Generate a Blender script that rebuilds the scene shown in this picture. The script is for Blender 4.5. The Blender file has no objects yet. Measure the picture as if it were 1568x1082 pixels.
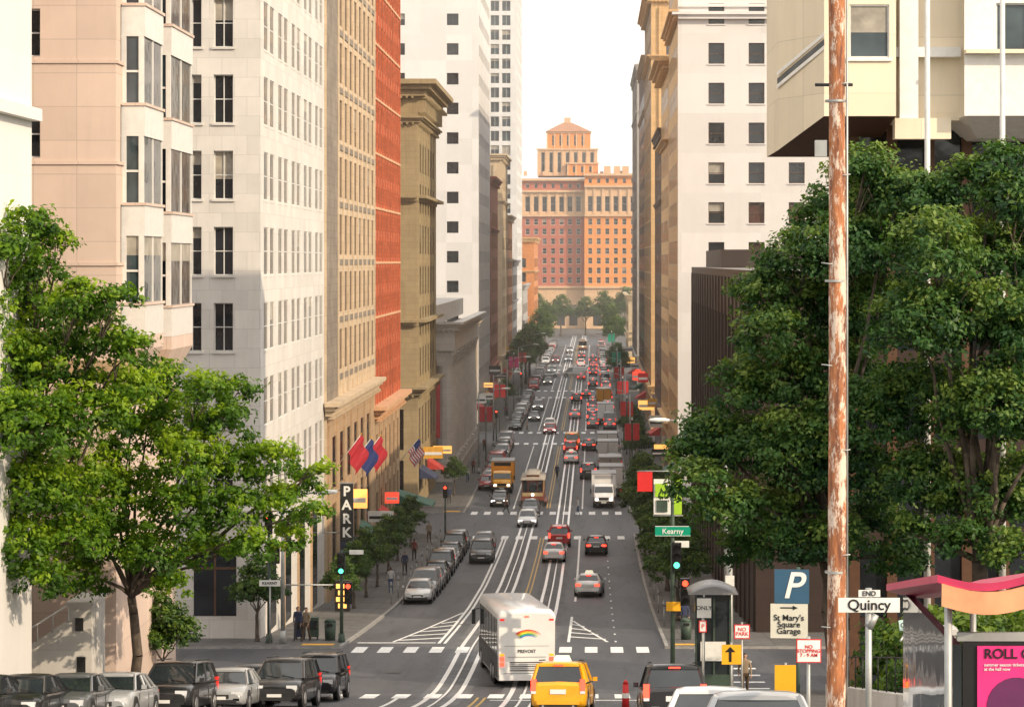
import bpy, math, random, bmesh
import numpy as np
from mathutils import Vector, Matrix
random.seed(7)
scene = bpy.context.scene
CX, CZ, F = 4.43, 24.5, 4000.0
def PX(px, d): return CX + (px-908)*d/F
def PZ(py, d): return CZ - (py-400)*d/F

# ---------------- terrain profile -----------------
_yn = np.arange(-120, 321, 2.0)
_dk = [-120,-60,0,46,74,84,100,110,120,130,145,164,185,210,240,270,320]
_dv = [-14,-7.2,1.8,9.0,13.2,14.7,16.9,18.05,18.7,19.2,20.4,21.8,22.95,23.8,24.35,24.5,24.5]
_z = CZ - np.interp(_yn, _dk, _dv)
_k = np.array([1,2,3,2,1])/9.0
_z[2:-2] = np.convolve(_z, _k, 'valid')
def GZ(y): return float(np.interp(y, _yn, _z))
def ynodes(y0, y1):
    a = [y0]+[float(v) for v in _yn if y0+1e-4 < v < y1-1e-4]
    v = 340
    while v < y1-1e-4:
        if v > y0+1e-4: a.append(float(v))
        v += 40
    return a+[y1]

# ---------------- materials -----------------
MATS = {}
def newmat(name):
    m = bpy.data.materials.new(name); m.use_nodes = True
    nt = m.node_tree
    return m, nt, nt.nodes, nt.links, nt.nodes['Principled BSDF']
def mixc(N, L, fac, a, b, mode='MIX'):
    n = N.new('ShaderNodeMix'); n.data_type='RGBA'; n.blend_type=mode
    for s, v in ((n.inputs[0],fac),(n.inputs[6],a),(n.inputs[7],b)):
        if isinstance(v,(int,float)): s.default_value=v
        elif isinstance(v,(tuple,list)): s.default_value=(*v[:3],1)
        else: L.new(v,s)
    return n.outputs[2]
def ramp(N, L, src, a, b):
    n = N.new('ShaderNodeMapRange'); n.inputs[1].default_value=a; n.inputs[2].default_value=b
    L.new(src, n.inputs[0]); return n.outputs[0]
def noise(N, L, vec, scale, detail=4, rough=.6):
    n = N.new('ShaderNodeTexNoise'); n.inputs['Scale'].default_value=scale
    n.inputs['Detail'].default_value=detail; n.inputs['Roughness'].default_value=rough
    L.new(vec, n.inputs['Vector']); return n.outputs[0]
def mapping(N, L, vec, sc):
    n = N.new('ShaderNodeMapping'); n.inputs['Scale'].default_value=sc; L.new(vec,n.inputs[0]); return n.outputs[0]

def plain(name, col, rough=.6, metal=0., var=.12, scale=3., emis=0., bump=0., coat=0.):
    if name in MATS: return MATS[name]
    m,nt,N,L,P = newmat(name)
    if var>0:
        g = N.new('ShaderNodeNewGeometry').outputs['Position']
        nz = noise(N,L,g,scale,3)
        d = tuple(c*(1-var*1.6) for c in col); h = tuple(min(1,c*(1+var)) for c in col)
        c = mixc(N,L,ramp(N,L,nz,.3,.7),d,h); L.new(c,P.inputs['Base Color'])
        if bump>0:
            b=N.new('ShaderNodeBump'); b.inputs['Strength'].default_value=bump; b.inputs['Distance'].default_value=.02
            L.new(noise(N,L,g,scale*12,4),b.inputs['Height']); L.new(b.outputs[0],P.inputs['Normal'])
    else: P.inputs['Base Color'].default_value=(*col,1)
    P.inputs['Roughness'].default_value=rough; P.inputs['Metallic'].default_value=metal
    P.inputs['Coat Weight'].default_value=coat
    if emis>0:
        P.inputs['Emission Color'].default_value=(*col,1); P.inputs['Emission Strength'].default_value=emis
    MATS[name]=m; return m

def stone(name, col, bw=1.2, bh=.6, joint=.75, var=.12, stain=.25, rough=.8, mortar=.02, offset=.5, brickvar=.0):
    if name in MATS: return MATS[name]
    m,nt,N,L,P = newmat(name)
    g = N.new('ShaderNodeNewGeometry').outputs['Position']
    sep = N.new('ShaderNodeSeparateXYZ'); L.new(g,sep.inputs[0])
    ad = N.new('ShaderNodeMath'); ad.operation='ADD'; L.new(sep.outputs[0],ad.inputs[0]); L.new(sep.outputs[1],ad.inputs[1])
    cb = N.new('ShaderNodeCombineXYZ'); L.new(ad.outputs[0],cb.inputs[0]); L.new(sep.outputs[2],cb.inputs[1])
    br = N.new('ShaderNodeTexBrick'); L.new(cb.outputs[0],br.inputs['Vector'])
    br.offset=offset; br.inputs['Scale'].default_value=1; br.inputs['Brick Width'].default_value=bw
    br.inputs['Row Height'].default_value=bh; br.inputs['Mortar Size'].default_value=mortar; br.inputs['Mortar Smooth'].default_value=.3
    v = .06+brickvar
    br.inputs['Color1'].default_value=(*[min(1,c*(1+v)) for c in col],1)
    br.inputs['Color2'].default_value=(*[c*(1-v) for c in col],1)
    br.inputs['Mortar'].default_value=(*[c*joint for c in col],1)
    n1 = noise(N,L,g,.6,5,.65)
    c = mixc(N,L,ramp(N,L,n1,.3,.75),(1+var*.4,)*3,(1-var,)*3)
    c = mixc(N,L,1.0,br.outputs[0],c,'MULTIPLY')
    st = noise(N,L,mapping(N,L,g,(1.2,1.2,.12)),1.0,4,.7)
    c2 = mixc(N,L,ramp(N,L,st,.52,.8),(1,1,1),(1-stain,1-stain*1.05,1-stain*1.15))
    c = mixc(N,L,1.0,c,c2,'MULTIPLY')
    L.new(c,P.inputs['Base Color']); P.inputs['Roughness'].default_value=rough
    MATS[name]=m; return m

def glass(name, col, rough=.06, spec=.6, metal=0.):
    if name in MATS: return MATS[name]
    m,nt,N,L,P = newmat(name)
    g = N.new('ShaderNodeNewGeometry').outputs['Position']
    c = mixc(N,L,ramp(N,L,noise(N,L,g,.45,3),.35,.65),tuple(x*.6 for x in col),tuple(x*1.4 for x in col))
    L.new(c,P.inputs['Base Color']); P.inputs['Roughness'].default_value=rough
    P.inputs['Specular IOR Level'].default_value=spec; P.inputs['Metallic'].default_value=metal
    b=N.new('ShaderNodeBump'); b.inputs['Strength'].default_value=.06; b.inputs['Distance'].default_value=.1
    L.new(noise(N,L,g,.8,2),b.inputs['Height']); L.new(b.outputs[0],P.inputs['Normal'])
    MATS[name]=m; return m

def asphalt():
    m,nt,N,L,P = newmat('asphalt')
    g = N.new('ShaderNodeNewGeometry').outputs['Position']
    big = noise(N,L,mapping(N,L,g,(.5,.06,.3)),1.,5,.6)
    c = mixc(N,L,ramp(N,L,big,.3,.7),(.05,.054,.063),(.09,.095,.105))
    vor = N.new('ShaderNodeTexVoronoi'); vor.inputs['Scale'].default_value=.14; L.new(mapping(N,L,g,(1.6,.6,1)),vor.inputs['Vector'])
    pc = N.new('ShaderNodeSeparateColor'); L.new(vor.outputs['Color'],pc.inputs[0])
    c = mixc(N,L,ramp(N,L,pc.outputs[0],.0,1.),c,mixc(N,L,1.,c,(.66,.66,.68),'MULTIPLY'))
    fine = noise(N,L,g,9,4,.8)
    c = mixc(N,L,ramp(N,L,fine,.35,.8),c,mixc(N,L,1.,c,(1.35,1.35,1.35),'MULTIPLY'))
    oil = noise(N,L,mapping(N,L,g,(1.6,.12,1)),1.,4,.6)
    c = mixc(N,L,ramp(N,L,oil,.54,.72),c,mixc(N,L,1.,c,(.5,.5,.5),'MULTIPLY'))
    cr = noise(N,L,g,.9,8,.75)
    mr = N.new('ShaderNodeMath'); mr.operation='COMPARE'; mr.inputs[1].default_value=.5; mr.inputs[2].default_value=.006
    L.new(cr,mr.inputs[0])
    c = mixc(N,L,mr.outputs[0],c,(.03,.03,.032))
    L.new(c,P.inputs['Base Color']); P.inputs['Roughness'].default_value=.6
    return m
ASPH = asphalt()
def paintmat(name,col):
    m,nt,N,L,P = newmat(name)
    g = N.new('ShaderNodeNewGeometry').outputs['Position']
    n = noise(N,L,g,3.,8,.8)
    c = mixc(N,L,ramp(N,L,n,.5,.74),col,tuple(x*.35 for x in col))
    L.new(c,P.inputs['Base Color']); P.inputs['Roughness'].default_value=.6; return m
WPAINT = paintmat('white_road_paint',(.82,.82,.8)); YPAINT = paintmat('yellow_road_paint',(.6,.38,.08))
def pavem(name,c0):
    m,nt,N,L,P = newmat(name)
    g = N.new('ShaderNodeNewGeometry').outputs['Position']
    br = N.new('ShaderNodeTexBrick'); L.new(g,br.inputs['Vector']); br.offset=0
    br.inputs['Scale'].default_value=1; br.inputs['Brick Width'].default_value=1.5; br.inputs['Row Height'].default_value=1.5
    br.inputs['Mortar Size'].default_value=.02
    br.inputs['Color1'].default_value=(*[c*1.1 for c in c0],1); br.inputs['Color2'].default_value=(*[c*.85 for c in c0],1)
    br.inputs['Mortar'].default_value=(*[c*.45 for c in c0],1)
    n = noise(N,L,g,1.3,7,.75)
    c = mixc(N,L,1.,br.outputs[0],mixc(N,L,ramp(N,L,n,.4,.75),(1,1,1),(.5,.49,.47)),'MULTIPLY')
    L.new(c,P.inputs['Base Color']); P.inputs['Roughness'].default_value=.85; return m
PAVE = pavem('concrete_paving',(.135,.13,.125)); TRACKC = pavem('track_concrete',(.15,.155,.165))
GROUNDM = plain('ground_tarmac',(.11,.108,.1),.9,0,.3,.2)
RAIL = plain('steel_rail_glint',(.9,.89,.88),.32,.15,.06,2)  # near-white colour paints a bright glint onto the steel
KERB = plain('kerb_granite',(.30,.29,.28),.8,0,.2,2)

G_DARK = glass('window_dark',(.018,.022,.028)); G_MID = glass('window_mid',(.05,.062,.075)); G_BLIND = plain('window_blind',(.34,.31,.26),.5,0,.2,1.5)
G_BLUE = glass('window_blue',(.045,.065,.075),.05,.6); G_RED = glass('window_bronze',(.07,.03,.02))
def gset(*w):
    out=[]
    for m,n in w: out += [m]*n
    return out
GS_OFF = gset((G_DARK,7),(G_MID,3),(G_BLIND,1)); GS_DARK = gset((G_DARK,9),(G_MID,1)); GS_OLD = gset((G_DARK,6),(G_MID,4),(G_BLIND,1))
FR_W = plain('frame_white',(.62,.62,.6),.5,0,.08); FR_D = plain('frame_dark',(.03,.03,.032),.5,.3,.1); FR_BR=plain('frame_bronze',(.12,.06,.035),.5,.3,.1)

# ---------------- mesh builder -----------------
class MB:
    def __init__(s): s.v=[]; s.f=[]; s.m=[]; s.sm=[]; s.mats=[]
    def mi(s,mat):
        if mat not in s.mats: s.mats.append(mat)
        return s.mats.index(mat)
    def face(s,pts,mat,sm=False):
        i=len(s.v); s.v += [tuple(p) for p in pts]; s.f.append(tuple(range(i,i+len(pts)))); s.m.append(s.mi(mat)); s.sm.append(sm)
    def box(s,x0,x1,y0,y1,z0,z1,mat):
        i=len(s.v)
        s.v += [(x0,y0,z0),(x1,y0,z0),(x1,y1,z0),(x0,y1,z0),(x0,y0,z1),(x1,y0,z1),(x1,y1,z1),(x0,y1,z1)]
        for q in ((0,3,2,1),(4,5,6,7),(0,1,5,4),(1,2,6,5),(2,3,7,6),(3,0,4,7)):
            s.f.append(tuple(i+k for k in q)); s.m.append(s.mi(mat)); s.sm.append(False)
    def frus(s,b,t,mat,top=None):
        i=len(s.v)
        for r in (b,t): s.v += [(r[0],r[2],r[4]),(r[1],r[2],r[4]),(r[1],r[3],r[4]),(r[0],r[3],r[4])]
        for k,q in enumerate(((0,3,2,1),(4,5,6,7),(0,1,5,4),(1,2,6,5),(2,3,7,6),(3,0,4,7))):
            s.f.append(tuple(i+j for j in q)); s.m.append(s.mi((top or mat) if k==1 else mat)); s.sm.append(False)
    def cyl(s,p0,p1,r0,r1,n,mat,cap=True,sm=True):
        p0=Vector(p0); p1=Vector(p1); d=(p1-p0)
        if d.length<1e-6: return
        d.normalize(); a=d.orthogonal().normalized(); b=d.cross(a); i=len(s.v); mi=s.mi(mat)
        for p,r in ((p0,r0),(p1,r1)):
            for k in range(n):
                t=2*math.pi*k/n+math.pi/n; s.v.append(tuple(p+(a*math.cos(t)+b*math.sin(t))*r))
        for k in range(n):
            j=(k+1)%n; s.f.append((i+k,i+j,i+n+j,i+n+k)); s.m.append(mi); s.sm.append(sm and n>4)
        if cap:
            s.f.append(tuple(i+k for k in range(n))[::-1]); s.m.append(mi); s.sm.append(False)
            s.f.append(tuple(i+n+k for k in range(n))); s.m.append(mi); s.sm.append(False)
    def loft(s,rings,mat,cap=True,sm=True,closed=True):
        i=len(s.v); n=len(rings[0]); mi=s.mi(mat)
        for r in rings: s.v += [tuple(p) for p in r]
        for a in range(len(rings)-1):
            for k in range(n if closed else n-1):
                j=(k+1)%n; s.f.append((i+a*n+k,i+a*n+j,i+(a+1)*n+j,i+(a+1)*n+k)); s.m.append(mi); s.sm.append(sm)
        if cap:
            s.f.append(tuple(i+k for k in range(n))[::-1]); s.m.append(mi); s.sm.append(False)
            e=i+(len(rings)-1)*n; s.f.append(tuple(e+k for k in range(n))); s.m.append(mi); s.sm.append(False)
    def mesh(s,name):
        me=bpy.data.meshes.new(name); me.from_pydata(s.v,[],s.f)
        for m in s.mats: me.materials.append(m)
        me.polygons.foreach_set('material_index',s.m); me.polygons.foreach_set('use_smooth',s.sm); me.update()
        return me
    def obj(s,name,parent=None,loc=None):
        o=bpy.data.objects.new(name,s.mesh(name)); scene.collection.objects.link(o)
        if parent: o.parent=parent
        if loc: o.location=loc
        return o
def inst(name,me,M=None,parent=None):
    o=bpy.data.objects.new(name,me); scene.collection.objects.link(o)
    if M is not None: o.matrix_world=M
    if parent: o.parent=parent
    return o
def empty(name,loc=(0,0,0)):
    o=bpy.data.objects.new(name,None); scene.collection.objects.link(o); o.location=loc; return o
def place_matrix(x,y,yaw=0,lift=.02,scale=1.):
    sl=math.atan2(GZ(y+1.5)-GZ(y-1.5),3.)
    return Matrix.Translation((x,y,GZ(y)+lift))@Matrix.Rotation(sl,4,'X')@Matrix.Rotation(math.radians(yaw),4,'Z')@Matrix.Scale(scale,4)
def text(body,size,loc,parent,mat,rotz=0,tilt=90,name='lettering',align='CENTER',ext=.006,space=1.):
    c=bpy.data.curves.new(name,'FONT'); c.body=body; c.size=size; c.align_x=align; c.align_y='CENTER'; c.extrude=ext; c.space_line=space
    c.offset=size*.012
    c.materials.append(mat)
    o=bpy.data.objects.new(name,c); scene.collection.objects.link(o); o.location=loc
    o.rotation_euler=(math.radians(tilt),0,math.radians(rotz)); o.parent=parent; return o

# ---------------- ground / road -----------------
mb=MB()
ys=[-3000,-600]+[float(v) for v in _yn]+[400,700,1000,1600,3000,6000]
for a,b in zip(ys[:-1],ys[1:]):
    za,zb=GZ(a)-.02,GZ(b)-.02
    for x0,x1 in ((-4000,-300),(-300,300),(300,4000)):
        mb.face([(x0,a,za),(x1,a,za),(x1,b,zb),(x0,b,zb)],GROUNDM)
mb.obj('ground')
def strip(mb,x0,x1,y0,y1,mat,lift,x0b=None,x1b=None):
    x0b=x0 if x0b is None else x0b; x1b=x1 if x1b is None else x1b
    ns=ynodes(y0,y1)
    for a,b in zip(ns[:-1],ns[1:]):
        ta=(a-y0)/(y1-y0); tb=(b-y0)/(y1-y0)
        mb.face([(x0+(x0b-x0)*ta,a,GZ(a)+lift),(x1+(x1b-x1)*ta,a,GZ(a)+lift),(x1+(x1b-x1)*tb,b,GZ(b)+lift),(x0+(x0b-x0)*tb,b,GZ(b)+lift)],mat)
BL=[(129.5,231),(253,352),(373,472),(493,592),(613,770)]
mb=MB(); strip(mb,-8,8,-110,900,ASPH,0)
strip(mb,-16,-8.0,40,98,ASPH,0)
for a,b in ((107.5,129.5),(231,253),(352,373),(472,493),(592,613),(770,800)):
    strip(mb,-150,-8,a,b,ASPH,0); strip(mb,8,150,a,b,ASPH,0)
mb.obj('road')
mb=MB()
for s in (-1,1):
    strip(mb,s*1.6-.95,s*1.6+.95,-60,860,TRACKC,.005)
    for q in (-.53,.53): strip(mb,s*1.6+q-.1,s*1.6+q+.1,-60,860,RAIL,.014)
    strip(mb,s*1.6-.05,s*1.6+.05,-60,860,RAIL,.014)
mb.obj('cable_car_tracks')
mb=MB(); W=.012
for x in (-.14,.14):
    strip(mb,x-.05,x+.05,134,228,YPAINT,W); strip(mb,x-.05,x+.05,20,104,YPAINT,W)
    for a,b in BL[1:]: strip(mb,x-.05,x+.05,a+6,b-6,YPAINT,W)
strip(mb,-3.5,-3.34,133,228,WPAINT,W); strip(mb,-3.2,-3.05,133,228,WPAINT,W,)
strip(mb,3.2,3.35,170,228,WPAINT,W)
for a,b in BL[1:]:
    strip(mb,-3.5,-3.35,a+5,b-5,WPAINT,W); strip(mb,3.3,3.45,a+5,b-5,WPAINT,W)
y=134
while y<228: strip(mb,5.55,5.65,y,y+1,WPAINT,W); y+=6
strip(mb,-3.4,-3.25,30,104,WPAINT,W); strip(mb,3.25,3.4,30,104,WPAINT,W)
def crosswalk(y0,y1):
    x=-7.4
    while x<7.3:
        strip(mb,x,x+.62,y0,y1,WPAINT,W); x+=1.27
for c in (105,129.,228.3,253.4,351,373.6,470,494,590,614): crosswalk(c-1.6,c+1.6)
strip(mb,-7.6,-3.6,133.2,133.7,WPAINT,W); strip(mb,.4,7.6,101.6,102.1,WPAINT,W)
for y in (110,113.2,116.4,119.6,122.8):
    for xx in (-11,9.3): strip(mb,xx,xx+2.6,y,y+.6,WPAINT,W)
for k in range(5):
    y=135+k*3.6; w=2.3*(1-k/6)
    mb.face([(-3.5-w,y,GZ(y)+W),(-3.5-w,y+.6,GZ(y+.6)+W),(-3.5,y+2.6,GZ(y+2.6)+W+.003),(-3.5,y+1.9,GZ(y+1.9)+W+.003)],WPAINT)
strip(mb,-5.9,-5.75,134,160,WPAINT,W+.004,-3.6,-3.45)
for k in range(4):
    y=136+k*3.6; w=1.9*(1-k/5)
    mb.face([(3.2+w,y,GZ(y)+W),(3.2+w,y+.6,GZ(y+.6)+W),(3.2,y+2.6,GZ(y+2.6)+W+.003),(3.2,y+1.9,GZ(y+1.9)+W+.003)],WPAINT)
strip(mb,5.1,5.25,134,152,WPAINT,W+.004,3.2,3.35); strip(mb,3.1,3.25,134,156,WPAINT,W)
mb.obj('road_markings')
mb=MB(); MHM=plain('cast_iron',(.05,.048,.045),.5,.6,.2,4)
for x,y in ((-4.6,118),(3.6,121),(-2.9,149),(4.8,160),(5.4,195),(-5.2,186),(.0,112),(4.1,142)):
    n=14; mb.face([(x+.36*math.cos(6.283*k/n),y+.36*math.sin(6.283*k/n),GZ(y+.36*math.sin(6.283*k/n))+.018) for k in range(n)],MHM)
mb.obj('manhole_covers')
TY=plain('tactile_yellow',(.75,.4,.03),.7,0,.15,4)
def pavement(x0,x1,y0,y1,name='pavement'):
    mb=MB(); h=.14; strip(mb,x0,x1,y0,y1,PAVE,h)
    ns=ynodes(y0,y1)
    for a,b in zip(ns[:-1],ns[1:]):
        for x in (x0,x1): mb.face([(x,a,GZ(a)-.05),(x,b,GZ(b)-.05),(x,b,GZ(b)+h),(x,a,GZ(a)+h)],KERB)
    for y in (y0,y1): mb.face([(x0,y,GZ(y)-.05),(x1,y,GZ(y)-.05),(x1,y,GZ(y)+h),(x0,y,GZ(y)+h)],KERB)
    kx=x0 if abs(x0)<abs(x1) else x1
    s=1 if kx>0 else -1
    strip(mb,min(kx,kx+s*.18),max(kx,kx+s*.18),y0,y1,KERB,h+.004)
    xa,xb=sorted((kx+s*.5,kx+s*2.1))
    if y1-y0>40 and y0>100 and y0<300: strip(mb,xa,xb,y0+.5,y0+1.5,TY,h+.008)
    if y0<100: strip(mb,xa,xb,y1-1.5,y1-.5,TY,h+.008)
    return mb.obj(name)
pavement(8,30,-60,107.5); pavement(-30,-8,98,107.5)
for a,b in BL:
    pavement(-30,-8,a,b); pavement(8,30,a,b)

# ---------------- facades -----------------
class Fac:
    def __init__(s,mb,o,u,n,ks=1.): s.mb=mb; s.o=o; s.u=u; s.n=n; s.ks=ks
    def p(s,a,z,k=0):
        if abs(k)<.6: k=k*s.ks
        return (s.o[0]+s.u[0]*a+s.n[0]*k, s.o[1]+s.u[1]*a+s.n[1]*k, z)
    def bx(s,a0,a1,z0,z1,k0,k1,mat):
        A=s.p(a0,z0,k0); B=s.p(a1,z1,k1)
        s.mb.box(min(A[0],B[0]),max(A[0],B[0]),min(A[1],B[1]),max(A[1],B[1]),z0,z1,mat)
    def q(s,a0,a1,z0,z1,k,mat):
        s.mb.face([s.p(a0,z0,k),s.p(a1,z0,k),s.p(a1,z1,k),s.p(a0,z1,k)],mat)
    def wall(s,W,z0,z1,us,vs,wall,gl,rec=.25,frame=FR_D,mull=1,trans=1,sill=None,fw=.06,blindp=.25):
        us=sorted(us); vs=sorted(vs); z=z0
        for (v0,v1) in vs:
            if v0>z: s.q(0,W,z,v0,0,wall)
            a=0
            for (u0,u1) in us:
                if u0>a: s.q(a,u0,v0,v1,0,wall)
                a=u1
                g=random.choice(gl)
                s.q(u0,u1,v0,v1,-rec,g)
                P=s.p
                for e in ((u0,u0),(u1,u1)): s.mb.face([P(e[0],v0,0),P(e[0],v0,-rec),P(e[0],v1,-rec),P(e[0],v1,0)],wall)
                s.mb.face([P(u0,v0,0),P(u1,v0,0),P(u1,v0,-rec),P(u0,v0,-rec)],wall)
                s.mb.face([P(u0,v1,0),P(u1,v1,0),P(u1,v1,-rec),P(u0,v1,-rec)],wall)
                if random.random()<blindp and g is not G_BLIND:
                    s.q(u0+.02,u1-.02,v1-(v1-v0)*random.uniform(.15,.6),v1-.01,-rec+.012,G_BLIND)
                if frame:
                    k0,k1=-rec+.015,-rec+.07
                    s.bx(u0,u0+fw,v0,v1,k0,k1,frame); s.bx(u1-fw,u1,v0,v1,k0,k1,frame)
                    s.bx(u0+fw,u1-fw,v0,v0+fw,k0,k1,frame); s.bx(u0+fw,u1-fw,v1-fw,v1,k0,k1,frame)
                    for i in range(mull):
                        c=u0+(u1-u0)*(i+1)/(mull+1); s.bx(c-fw/2,c+fw/2,v0+fw,v1-fw,k0,k1+.01,frame)
                    for i in range(trans):
                        c=v0+(v1-v0)*(i+1)/(trans+1); s.bx(u0+fw,u1-fw,c-fw/2,c+fw/2,k0,k1-.01,frame)
                if sill: s.bx(u0-.1,u1+.1,v0-.12,v0-.003,-.01,.1,sill)
            if a<W: s.q(a,W,v0,v1,0,wall)
            z=v1
        if z<z1: s.q(0,W,z,z1,0,wall)
def reg(a,b,pitch,w):
    n=max(1,int((b-a)/pitch)); m=((b-a)-n*pitch)/2; return [(a+m+pitch*(i+.5)-w/2,a+m+pitch*(i+.5)+w/2) for i in range(n)]
def rows(zc,pitch,h,z0,z1):
    k0=math.ceil((z0+h/2+.15-zc)/pitch); k1=math.floor((z1-h/2-.15-zc)/pitch)
    return [(zc+k*pitch-h/2,zc+k*pitch+h/2) for k in range(k0,k1+1)]
def FF(mb,x0,x1,y0): return Fac(mb,(x0,y0),(1,0),(0,-1))
def SF(mb,side,x,y0,ks=.2): return Fac(mb,(x,y0),(0,1),(-side,0),ks)
def shell(mb,x0,x1,y0,y1,z0,z1,wall,roof,skip):
    if 'front' not in skip: mb.face([(x0,y0,z0),(x1,y0,z0),(x1,y0,z1),(x0,y0,z1)],wall)
    if 'back' not in skip: mb.face([(x0,y1,z0),(x1,y1,z0),(x1,y1,z1),(x0,y1,z1)],wall)
    if 'x0' not in skip: mb.face([(x0,y0,z0),(x0,y1,z0),(x0,y1,z1),(x0,y0,z1)],wall)
    if 'x1' not in skip: mb.face([(x1,y0,z0),(x1,y1,z0),(x1,y1,z1),(x1,y0,z1)],wall)
    mb.face([(x0,y0,z1),(x1,y0,z1),(x1,y1,z1),(x0,y1,z1)],roof)
ROOF=plain('roof_gravel',(.22,.21,.2),.9,0,.2,1)
def cornice(mb,side,xs,y0,y1,z,mat,d=.5,h=.6,front=None,dent=True):
    s=-side
    for k,(f,a,b) in enumerate(((.4,0,.4),(.7,.4,.7),(1,.7,1))):
        xa,xb=sorted((xs-s*.05,xs+s*d*f)); mb.box(xa,xb,y0-d*f+.0,y1-.02*k,z+h*a,z+h*b,mat)
        if front is not None:
            xa,xb=sorted((front,xs-s*.05)); mb.box(xa,xb,y0-d*f,y0+.05,z+h*a,z+h*b,mat)
    if dent:
        y=y0+.1
        while y<y1-.3:
            xa,xb=sorted((xs,xs+s*d*.55)); mb.box(xa,xb,y,y+.18,z-.22,z-.004,mat); y+=.55
        if front is not None:
            x=min(front,xs)+.1
            while x<max(front,xs)-.2: mb.box(x,x+.18,y0-d*.55,y0,z-.22,z-.004,mat); x+=.55

XL,XR=-12.75,12.75
PINK=stone('pink_granite',(.58,.455,.385),1.55,1.2,.8,.08,.1,offset=0)
GREY=stone('light_stone',(.60,.575,.54),1.3,1.0,.84,.1,.12)
BEIGE=stone('beige_limestone',(.54,.42,.29),1.2,.6,.8,.12,.3); MOTTLE=stone('weathered_stone',(.24,.20,.16),.9,.5,.7,.4,.5)
REDT=stone('red_terracotta',(.44,.105,.04),.6,.3,.75,.15,.3,brickvar=.06); TAN=stone('tan_terracotta',(.44,.30,.18),1.2,.6,.75,.15,.3)
OLIVE=stone('olive_limestone',(.33,.255,.14),1.2,.55,.75,.15,.35); WHITE=stone('white_concrete',(.68,.665,.65),3.9,3.9,.96,.04,.05,offset=0)
BANK=stone('grey_bank_stone',(.42,.40,.38),1.5,.7,.75,.12,.3); BROWN=stone('brown_granite',(.036,.02,.015),1.8,1.4,.7,.15,.1,.5)
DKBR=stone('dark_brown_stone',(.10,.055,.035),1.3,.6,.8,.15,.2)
CREAM=stone('cream_stone',(.58,.46,.31),1.3,.6,.82,.12,.25); BRICK=stone('brick_red',(.36,.11,.06),.5,.25,.85,.15,.25,brickvar=.08)
GOLD=stone('sunglow_stone',(.66,.42,.20),1.3,.6,.82,.12,.2)  # warm orange glow on the facades mixed into the stone colour
BRICKO=stone('brick_orange',(.62,.24,.08),.5,.25,.85,.12,.15,brickvar=.05); FARB=stone('brick_shaded',(.46,.12,.07),.8,.4,.9,.08,.1); FARO=stone('brick_sunlit',(.75,.27,.06),.8,.4,.9,.08,.1)  # far hotel brick twice: its shade and sun put into the colours
FARS=stone('pale_limestone',(.66,.42,.24),1.5,.8,.88,.08,.15)

mb=MB(); x1=-14.05
shell(mb,-34,x1,58,86,GZ(58)-8,48,WHITE,ROOF,('x1','front'))
f=SF(mb,-1,x1,58,1.); f.wall(28,GZ(86)-1,48,reg(0,24,3.6,1.6),rows(33,3.7,1.9,31.5,48),WHITE,GS_DARK,.3)
f=FF(mb,-34,x1,58); f.wall(34+x1,GZ(58)-2,48,reg(0,19,3.4,1.6),rows(33,3.7,1.9,20,48),WHITE,GS_DARK,.3)
mb.box(-34,x1+.35,58,86,29.1,29.5,WHITE)
mb.box(-34,x1+.2,58,86.1,34.2,34.4,WHITE)
mb.obj('white_office_building')

# --- pink granite with bays
mb=MB(); y0,y1=93,106.3; zb=GZ(93)-4
shell(mb,-40,-12.55,y0,y1,zb,52,PINK,ROOF,('x1','front'))
f=FF(mb,-40,-12.55,y0)
f.wall(27.45,zb,52,[(27.45-(-12.55+17.1),27.45-(-12.55+15.25))]+reg(0,21,3.3,1.85),rows(PZ(50,93),3.6,1.7,12,52),PINK,GS_DARK,.3,FR_W,0,1)
f=SF(mb,-1,-12.55,y0,.6); f.wall(y1-y0,zb,52,[(.9,1.9),(6.1,6.9)],rows(PZ(50,93),3.6,2.2,19,52),PINK,GS_OFF,.25,FR_W,0,1)
BAYW=plain('bay_white_metal',(.68,.66,.63),.45,.1,.05)
for (a,b) in ((94.3,98.4),(100.3,105.6)):
    xo=-11.75; z0=PZ(535,a)
    mb.box(-12.6,xo,a,b,z0,z0+.5,PINK)
    mb.frus((-12.6,-12.4,a+.6,b-.6,z0-1.2),(-12.6,xo,a,b,z0-.004),PINK)
    z=z0+.5; k=0
    while z<52:
        mb.box(-12.6,xo,a,b,z,z+1.1,BAYW)
        mb.box(-12.6,xo+.06,a-.06,b+.06,z+1.1,z+1.2,PINK)
        mb.box(-12.6,xo-.08,a+.08,b-.08,z+1.2,z+3.6,random.choice([G_BLUE,G_DARK,G_MID]))
        if k%3==0: mb.box(-12.58,xo-.075,a+.074,b-.085,z+2.9,z+3.59,G_BLIND)
        for q in (0,.5,1):
            yy=a+(b-a-.14)*q; mb.box(xo-.1,xo-.04,yy,yy+.14,z+1.2,z+3.6,BAYW)
        mb.box(-12.6,-12.42,a-.01,a+.14,z+1.2,z+3.6,BAYW)
        mb.box(xo-.22,xo-.1,a-.01,a+.14,z+1.2,z+3.6,BAYW)
        mb.box(-12.42,xo-.22,a+.02,a+.07,z+2.3,z+2.38,BAYW)
        z+=3.6; k+=1
for k in range(-4,7):
    z=PZ(97,93)+k*3.6; mb.box(-40,-12.5,y0-.06,y0+.02,z,z+.12,PINK); mb.box(-12.56,-12.48,y0-.05,y1,z+.002,z+.118,PINK)
mb.box(-40,-12.3,92.8,y1,PZ(560,93)-.3,PZ(560,93)+.2,TAN)
mb.obj('pink_granite_building')

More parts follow.
